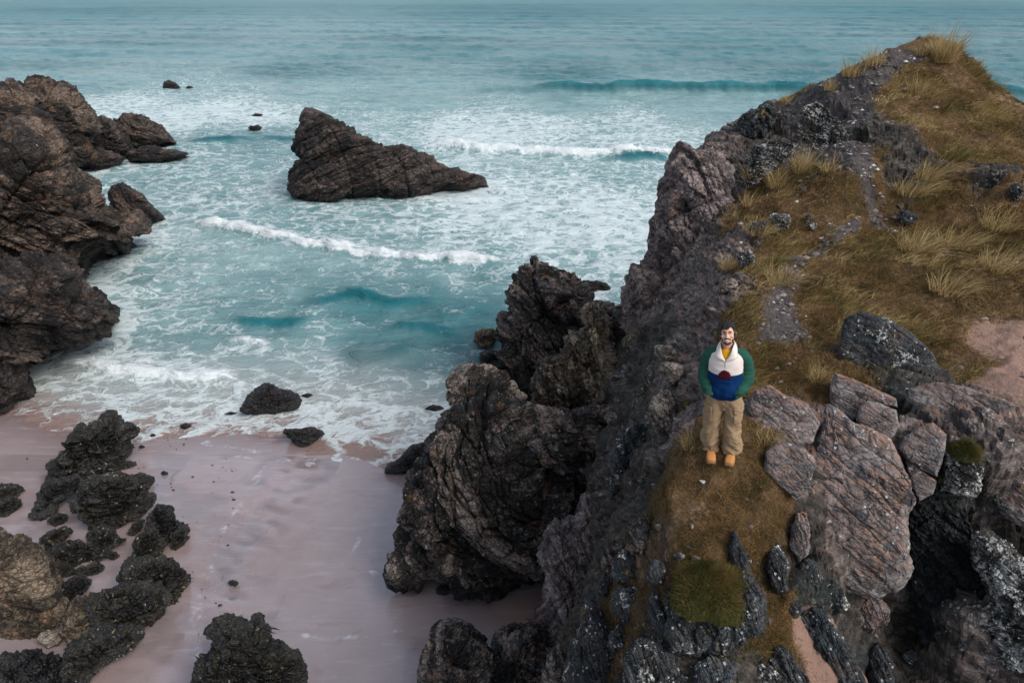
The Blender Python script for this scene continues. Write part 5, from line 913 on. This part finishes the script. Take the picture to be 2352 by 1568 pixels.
def remesh(V, F, vox, smooth=3):
    o = link('shape', mesh_from('shape', V, F)); m = o.modifiers.new('r', 'REMESH'); m.mode = 'VOXEL'; m.voxel_size = vox
    s = o.modifiers.new('s', 'SMOOTH'); s.factor = .5; s.iterations = smooth
    me = bpy.data.meshes.new_from_object(o.evaluated_get(bpy.context.evaluated_depsgraph_get())); old = o.data
    bpy.data.objects.remove(o); bpy.data.meshes.remove(old)
    v = np.empty(len(me.vertices)*3, np.float32); me.vertices.foreach_get('co', v); nn = np.empty_like(v); me.vertices.foreach_get('normal', nn)
    f = np.array([p.vertices[:] if len(p.vertices) == 4 else (*p.vertices, p.vertices[2]) for p in me.polygons], np.int32)
    bpy.data.meshes.remove(me); return v.reshape(-1, 3), f, nn.reshape(-1, 3)
def vnormals(V, F):
    n = np.zeros_like(V); fn = np.cross(V[F[:, 2]]-V[F[:, 0]], V[F[:, 3]]-V[F[:, 1]])
    for k in range(4): np.add.at(n, F[:, k], fn)
    return unit(n)
def sub(V, F, keep):
    f = F[keep]; used = np.zeros(len(V), bool); used[f.ravel()] = True; return V[used], (np.cumsum(used)-1)[f]
def shell(V, F, N, keep, off, thick=.004):
    """a thin closed piece lying on a surface: faces of it lifted by off, with a rim back to the surface"""
    V2, F2 = sub(V+N*np.asarray(off).reshape(-1, 1) if np.ndim(off) else V+N*off, F, keep); Vb, _ = sub(V-N*thick, F, keep)
    e = np.concatenate([F2[:, [i, (i+1) % 4]] for i in range(4)]); e = e[e[:, 0] != e[:, 1]]; key = np.sort(e, 1); u, inv, cnt = np.unique(key, axis=0, return_inverse=True, return_counts=True)
    b = e[cnt[inv.ravel()] == 1]; n = len(V2); rim = np.stack([b[:, 1], b[:, 0], b[:, 0]+n, b[:, 1]+n], 1)
    return np.concatenate([V2, Vb]), np.concatenate([F2, rim])
_feet = np.array([hill_point(1632, 1046)[2], hill_point(1679, 1048)[2]])
mp = atY(1657, 1042, 6.72); man_z = float(np.mean(_feet))-.02
man = link('person', None, label='smiling bearded man in green, cream and blue fleece, hands in its pouch, on grassy spur', cat='person', loc=(mp[0], mp[1], man_z))
man.rotation_euler = (0, math.radians(-5.5), math.atan2(-mp[0], mp[1])); man.scale = (.97, .97, .965)
K = lambda name, col, **k: simple_mat(name, col, **k)
m_skin = K('skin', (.62, .37, .265), rough=.55, bscale=30, var=.06); m_hair = K('dark_hair', (.011, .008, .007), rough=.8, bump=.004, bscale=150)
m_beard = K('beard_hair', (.030, .020, .016), rough=.7, bump=.003, bscale=200)
m_green = K('green_fleece', (.020, .078, .056), rough=.95, spec=.1, bump=.004, bscale=160); m_cream = K('cream_fleece', (.66, .59, .55), rough=.95, spec=.1, bump=.004, bscale=160, var=.05)
m_blue = K('blue_fleece', (.001, .024, .10), rough=.9, spec=.15, bump=.003, bscale=160); m_maroon = K('maroon_patch', (.060, .006, .012), rough=.9, spec=.1, bump=.002, bscale=160)
m_yellow = K('yellow_shirt', (.62, .30, .008), rough=.85, spec=.2, bump=.002, bscale=90, var=.08); m_khaki = K('khaki_cotton', (.27, .188, .112), rough=.9, spec=.15, bump=.002, bscale=120, var=.12)
m_boot = K('tan_nubuck', (.44, .205, .068), rough=.85, spec=.2, bump=.002, bscale=110); m_sole = K('gum_sole', (.24, .115, .045), rough=.7); m_lace = K('boot_lace', (.20, .085, .03), rough=.8)
m_teeth = K('teeth', (.78, .74, .70), rough=.35, var=.02); m_lip = K('lips', (.36, .13, .11), rough=.5); m_eye = K('dark_eye', (.02, .013, .010), rough=.3); m_metal = K('zip_metal', (.30, .29, .28), rough=.4)
# --- body: one continuous skin from feet to crown
TILT = math.radians(-16); HC = np.array([0, -.012, 1.695]); _ct, _st = math.cos(TILT), math.sin(TILT); _cr, _sr = math.cos(math.radians(-4)), math.sin(math.radians(-4))
def head(p):
    p = np.atleast_2d(np.asarray(p, float)); x, y, z = p.T; x, z = x*_cr+z*_sr, -x*_sr+z*_cr
    return np.stack([x, y*_ct-z*_st*-1*-1, y*_st*1+z*_ct], 1)+HC
def unhead(p):
    p = p-HC; x, y, z = p.T; y, z = y*_ct+z*_st, -y*_st+z*_ct; x, z = x*_cr-z*_sr, x*_sr+z*_cr
    return np.stack([x, y, z], 1)
hp = [ell((0, .014, .028), (.079, .093, .092)), ell((0, -.020, -.040), (.068, .070, .080)), ell((0, -.056, -.098), (.042, .032, .024)), ell((0, -.070, .038), (.052, .024, .020)),
      tube_vf(tube([(0, -.088, .020, .009, .010), (0, -.098, -.004, .011, .012), (0, -.106, -.026, .016, .014), (0, -.094, -.036, .012, .010)], 14, 14)), ell((.014, -.093, -.030), (.010, .010, .008)), ell((-.014, -.093, -.030), (.010, .010, .008)),
      ell((.044, -.062, -.022), (.028, .024, .020)), ell((-.044, -.062, -.022), (.028, .024, .020)), ell((.083, .012, -.004), (.011, .020, .032)), ell((-.083, .012, -.004), (.011, .020, .032)), ell((0, -.080, -.060), (.030, .014, .020))]
hp = [(head(v), f) for v, f in hp]
bp = [tube_vf(tube([(0, .0, .84, .15, .11), (0, 0, 1.0, .14, .10), (0, .0, 1.2, .15, .11), (0, 0, 1.36, .165, .11), (0, .01, 1.44, .13, .085), (0, .012, 1.50, .062, .060), (0, .008, 1.58, .056, .058), (0, .0, 1.66, .055, .06)], 60, 36))]
for s in (-1, 1):
    bp.append(tube_vf(tube([(s*.10, .01, 1.41, .06, .06), (s*.17, .01, 1.39, .055, .055), (s*.222, .025, 1.20, .045, .045), (s*.224, .0, 1.13, .043, .043), (s*.185, -.085, .995, .026, .026), (s*.130, -.115, .98, .034, .018), (s*.085, -.122, .98, .030, .014)], 50, 20, side=(0, 1, 0))))
    for q in range(4):                                               # fingers curled in the pouch
        bp.append(tube_vf(tube([(s*.095, -.130, .958+.015*q, .009, .009), (s*.055, -.133, .955+.016*q, .0085, .0085), (s*.03, -.124, .955+.016*q, .007, .007)], 12, 10, side=(0, 0, 1))))
    bp.append(tube_vf(tube([(s*.125, -.130, 1.00, .011, .011), (s*.095, -.138, 1.03, .010, .010), (s*.07, -.136, 1.035, .008, .008)], 12, 10, side=(0, 0, 1))))
    lx = -.115 if s < 0 else .10
    bp.append(tube_vf(tube([(s*.085, 0, .92, .09, .10), (s*.09, 0, .80, .085, .09), (lx, -.02, .49, .055, .058), (lx, .01, .34, .052, .055), (lx, .0, .09, .036, .04), (lx, -.01, .05, .04, .05)], 50, 22)))
    bp.append(ell((lx, -.06, .045), (.032, .09, .018)))
bv, bf, bn = remesh(*join([(v, outward(v, f)) for v, f in hp+bp]), .0065, 4)
h0 = unhead(bv.astype(float)); x, y, z = h0.T
bv = bv+bn*(-.007*np.exp(-(((np.abs(x)-.031)/.016)**2+((z-.014)/.011)**2))*(y < -.04)-.003*np.exp(-((x/.03)**2+((z+.066)/.010)**2))*(y < -.05))[:, None]   # eye sockets, mouth
body = link('body', mesh_from('body', bv, bf, True), m_skin, man)
bn = vnormals(bv.astype(float), bf); fc = h0[bf].mean(1); X, Y_, Z = fc.T; hd = (np.abs(X) < .11) & (Z > -.2)
def part(name, VF, mat, parent=man, smooth=True): return link(name, mesh_from(name, VF[0], VF[1], smooth), mat, parent)
hl = .078-.012*np.cos(X*60)+.02*(np.abs(X) > .045)
hairm = hd & ((Z > hl) | ((Y_ > -.042) & (Z > .038)) | ((Y_ > .0) & (Z > .012)) | ((Y_ > .04) & (Z > -.045))) & ~((np.abs(X) > .080) & (Z < .03) & (Y_ < .035))
hv_off = .005+.022*sstep(.04, .11, z)+.012*sstep(-.02, -.08, y)*(z > .06)+.006*perlin(h0*60, 4)*(z > .03)
part('hair', shell(bv, bf, bn, hairm, hv_off), m_hair)
for i, (fx, fw) in enumerate(((-.038, .012), (-.022, .010), (-.004, .010), (.010, .009))):  # locks of the fringe
    part('fringe', tube_vf(head(tube([(fx, -.076, .100, fw, .008), (fx+.003, -.093, .080, fw*.8, .006), (fx-.004, -.094, .060, .003, .003)], 10, 8).reshape(-1, 3)).reshape(8, -1, 3)), m_hair, man)
mouth = (np.abs(X) < .030) & (Z > -.080) & (Z < -.050)
beard = hd & (Y_ < .030) & (Z > -.135) & (((Z < -.086-.01*(np.abs(X) < .016)) & (Y_ < .0)) | ((Z < -.055) & (np.abs(X) > .050) & (Y_ < .0)) | ((np.abs(X) > .067) & (Z < .03) & (Y_ < .0) & (Y_ > -.035))) & ~mouth
part('beard', shell(bv, bf, bn, beard, .003+.0015*perlin(h0*120, 6)), m_beard)
part('moustache', tube_vf(head(tube([(-.037, -.078, -.062, .004, .004), (-.024, -.092, -.050, .008, .006), (0, -.098, -.044, .008, .006), (.024, -.092, -.050, .008, .006), (.037, -.078, -.062, .004, .004)], 24, 10, side=(0, 0, 1)).reshape(-1, 3)).reshape(10, -1, 3)), m_beard)
part('teeth', tube_vf(head(tube([(-.027, -.084, -.060, .003, .003), (-.015, -.093, -.063, .0075, .004), (0, -.096, -.064, .0085, .004), (.015, -.093, -.063, .0075, .004), (.027, -.084, -.060, .003, .003)], 20, 10, side=(0, 0, 1)).reshape(-1, 3)).reshape(10, -1, 3)), m_teeth)
part('lower_lip', tube_vf(head(tube([(-.030, -.082, -.062, .003, .003), (-.016, -.092, -.073, .0045, .004), (0, -.095, -.076, .005, .005), (.016, -.092, -.073, .0045, .004), (.030, -.082, -.062, .003, .003)], 20, 10, side=(0, 0, 1)).reshape(-1, 3)).reshape(10, -1, 3)), m_lip)
for s in (-1, 1):
    part('eyebrow', tube_vf(head(tube([(s*.014, -.096, .031, .0045, .004), (s*.032, -.094, .039, .0055, .004), (s*.050, -.082, .033, .003, .003)], 14, 8, side=(0, 0, 1)).reshape(-1, 3)).reshape(8, -1, 3)), m_beard)
    part('eye', tube_vf(head(tube([(s*.019, -.080, .012, .002, .003), (s*.031, -.084, .015, .0042, .004), (s*.044, -.076, .011, .002, .003)], 12, 8, side=(0, 0, 1)).reshape(-1, 3)).reshape(8, -1, 3)), m_eye)
# --- fleece: one lofted torso cut along its seams, plus the sleeves
G = tube([(0, .0, .905, .185, .140), (0, -.004, .925, .215, .165), (0, -.008, .985, .228, .176), (0, -.006, 1.08, .212, .164), (0, -.006, 1.20, .208, .160), (0, -.006, 1.33, .206, .154), (0, .005, 1.415, .185, .125), (0, .010, 1.465, .135, .100), (0, .012, 1.50, .100, .088), (0, .012, 1.525, .092, .085)], 110, 120, caps=False)
tv, tf = tube_vf(G); tf = outward(*join([(tv, tf)])) ; tn = vnormals(tv, tf); tn = tn*np.sign(np.median((tv[:, 0]*tn[:, 0]+tv[:, 1]*tn[:, 1])))
q = tv*np.array([7, 7, 16]); low = 1-sstep(1.0, 1.25, tv[:, 2])
tv = tv+tn*(.010*fbm(q*.6, 2, 3)+.012*low*perlin(tv*np.array([16, 16, 5]), 9)+.006*np.exp(-((tv[:, 2]-.935)/.015)**2)*np.sin(np.arctan2(tv[:, 1], tv[:, 0])*26))[:, None]
c = tv[tf].mean(1); X, Y_, Z = c.T; front = Y_ < 0; SEAM = 1.225
neck = front & (Z > 1.415) & (np.abs(X) < .012+(Z-1.415)*.75)
raglan = (np.abs(X) > .192+.02*(1.36-Z)) | ((np.abs(X)-.130) > (1.478-Z)*.9)
raglan = raglan & (Z > 1.0) & ~neck
jacket = link('fleece', mesh_from('fleece', *sub(tv, tf, ~neck & ~raglan & (Z < SEAM)), True), m_blue, man)
part('chest_panel', sub(tv, tf, ~neck & ~raglan & (Z >= SEAM)), m_cream, jacket); part('shoulder_panel', sub(tv, tf, raglan), m_green, jacket)
part('pouch_pocket', shell(tv, tf, tn, front & (np.abs(X) < .085+.075*sstep(1.15, .97, Z)) & (Z > .94) & (Z < 1.150), .010), m_blue, jacket)
part('half_round_patch', shell(tv, tf, tn, front & (Z > 1.180) & ((X/.072)**2+((Z-1.180)/.118)**2 < 1), .006), m_maroon, jacket)
for s in (-1, 1):
    G = tube([(s*.075, .012, 1.450, .055, .050), (s*.140, .022, 1.425, .070, .070), (s*.192, .030, 1.370, .072, .080), (s*.224, .036, 1.28, .067, .078), (s*.236, .036, 1.19, .066, .074), (s*.234, .008, 1.11, .066, .070), (s*.204, -.060, 1.035, .062, .060), (s*.174, -.112, .985, .056, .052), (s*.122, -.132, .955, .044, .040)], 90, 44, side=(0, 1, 0))
    v, f = tube_vf(G); f = outward(v, f); n = vnormals(v, f); arc = np.tile(np.linspace(0, 1, G.shape[1]), (44, 1)).ravel()
    v = v+n*(.016*ridged(np.stack([v[:, 0]*3, v[:, 1]*5, v[:, 2]*13], 1)*1.15, 2, 21)*(.25+.75*sstep(.35, .7, arc)))[:, None]
    part('sleeve', (v, f), m_green, jacket)
    cs = [((.006, -.146, 1.415), (.012, -.152, 1.402)), ((.040, -.132, 1.468), (.076, -.152, 1.436)), ((.062, -.104, 1.530), (.124, -.118, 1.448)), ((.076, -.056, 1.562), (.122, -.064, 1.470)), ((.084, .010, 1.575), (.112, .020, 1.500)), ((.060, .070, 1.580), (.070, .094, 1.515)), ((0, .088, 1.582), (0, .112, 1.520))]
    T = spline([a for a, b in cs], 40)*[s, 1, 1]; B = spline([b for a, b in cs], 40)*[s, 1, 1]; w = np.linspace(0, 1, 8)[None, :, None]
    M = T[:, None]*(1-w)+B[:, None]*w; M = M+unit(M*np.array([1, 1, 0]))*(.006*np.sin(np.pi*w)); inn = M-unit(M*np.array([1, 1, 0])-np.array([0, .01, 0]))*.010
    G2 = np.concatenate([M, inn[:, ::-1]], 1).transpose(1, 0, 2); v, f = tube_vf(G2)
    part('collar', (v, outward(v, f)), m_cream, jacket)
z_ = link('zip', mesh_from('zip', *tube_vf(tube([(0, -.152, 1.415, .0045, .003), (0, -.156, 1.39, .004, .003), (0, -.160, 1.29, .0025, .003)], 10, 8)), True), m_metal, jacket)
v, f = tube_vf(tube([(0, -.075, 1.30, .10, .050), (0, -.078, 1.40, .095, .046), (0, -.062, 1.47, .075, .035), (0, -.045, 1.505, .062, .028)], 24, 30)); part('shirt', (v, outward(v, f)), m_yellow)
# --- trousers
tp = [tube_vf(tube([(0, .0, .70, .10, .10), (0, .0, .80, .172, .128), (0, 0, .90, .176, .132), (0, 0, .96, .165, .125)], 30, 40)),
      tube_vf(tube([(-.088, 0, .93, .088, .115), (-.098, 0, .78, .108, .125), (-.120, -.02, .56, .097, .112), (-.136, -.02, .40, .094, .108), (-.142, -.01, .26, .096, .112), (-.128, .0, .15, .086, .105), (-.126, -.01, .075, .082, .100)], 60, 34)),
      tube_vf(tube([(.088, 0, .93, .088, .115), (.096, 0, .78, .106, .125), (.106, -.02, .56, .095, .112), (.108, -.02, .40, .090, .108), (.116, -.01, .26, .092, .110), (.118, .0, .15, .088, .105), (.118, -.01, .070, .084, .100)], 60, 34))]
pv, pf, pn = remesh(*join([(v, outward(v, f)) for v, f in tp]), .008, 2)
zz = pv[:, 2]; amp = .45+.65*sstep(.62, .2, zz)+.4*np.exp(-((zz-.12)/.06)**2)
qq = np.stack([pv[:, 0]*9+zz*5*np.sign(pv[:, 0]), pv[:, 1]*9, zz*11+np.abs(pv[:, 0])*10], 1)
pv = pv+pn*((0.020*ridged(qq*.7, 3, 31)+.016*perlin(pv*np.array([14, 14, 7]), 33)-.004)*amp)[:, None]
trs = part('trousers', (pv, pf), m_khaki); pn = vnormals(pv.astype(float), pf); c = pv[pf].mean(1)
for s in (-1, 1):
    part('cargo_pocket', shell(pv, pf, pn, (c[:, 0]*s > .130) & (c[:, 2] > .56) & (c[:, 2] < .74) & (c[:, 1] < .06), .012), m_khaki, trs)
    part('pocket_flap', shell(pv, pf, pn, (c[:, 0]*s > .124) & (c[:, 2] > .69) & (c[:, 2] < .76) & (c[:, 1] < .065), .018), m_khaki, trs)
# --- boots
for s, bx, yaw in ((-1, -.130, .14), (1, .122, -.08)):
    sec = [(.100, .034, .012, .055), (.088, .042, .012, .130), (.04, .046, .012, .155), (-.01, .048, .012, .148), (-.05, .050, .012, .118), (-.095, .055, .012, .096), (-.15, .057, .012, .084), (-.190, .049, .012, .068), (-.210, .034, .014, .050)]
    S_ = spline(sec, 36); a = np.linspace(0, 2*np.pi, 28, endpoint=False)
    def shoe(S_, lo, hi, grow):
        ca, sa = np.cos(a), np.sin(a); R = []
        for yy, w, z0, z1 in S_:
            zz = np.where(sa > 0, z0+.02+(z1-z0-.02)*np.abs(sa)**.75, z0+.02-.02*np.abs(sa)**.4) if hi is None else np.where(sa > 0, hi, lo)
            R.append(np.stack([np.sign(ca)*np.abs(ca)**.7*(w+grow), np.full(28, yy*(1+grow*2)), zz], 1))
        G = np.array(R).transpose(1, 0, 2); e0, e1 = G[:, :1].mean(0, keepdims=True).repeat(28, 0), G[:, -1:].mean(0, keepdims=True).repeat(28, 0)
        return np.concatenate([e0, G, e1], 1)
    def place(G):
        v, f = tube_vf(G); f = outward(v, f); cy, sy = math.cos(yaw), math.sin(yaw); return np.stack([v[:, 0]*cy-v[:, 1]*sy+bx, v[:, 0]*sy+v[:, 1]*cy-.02, v[:, 2]], 1), f
    b = part('boot', place(shoe(S_, 0, None, 0)), m_boot); part('sole', place(shoe(S_, -.012, .020, .005)), m_sole, b)
    for k in range(3):
        yy = -.035-.024*k; zt = np.interp(-yy, -S_[:, 0], S_[:, 3])+.003
        part('lace', place(tube([(-.022, yy, zt-.008, .003, .003), (0, yy-.003, zt, .003, .003), (.022, yy, zt-.008, .003, .003)], 10, 8, side=(0, 0, 1))), m_lace, b)
print('done', round(time.time()-T0, 1), sum(len(o.data.polygons) for o in S.objects if o.type == 'MESH'))
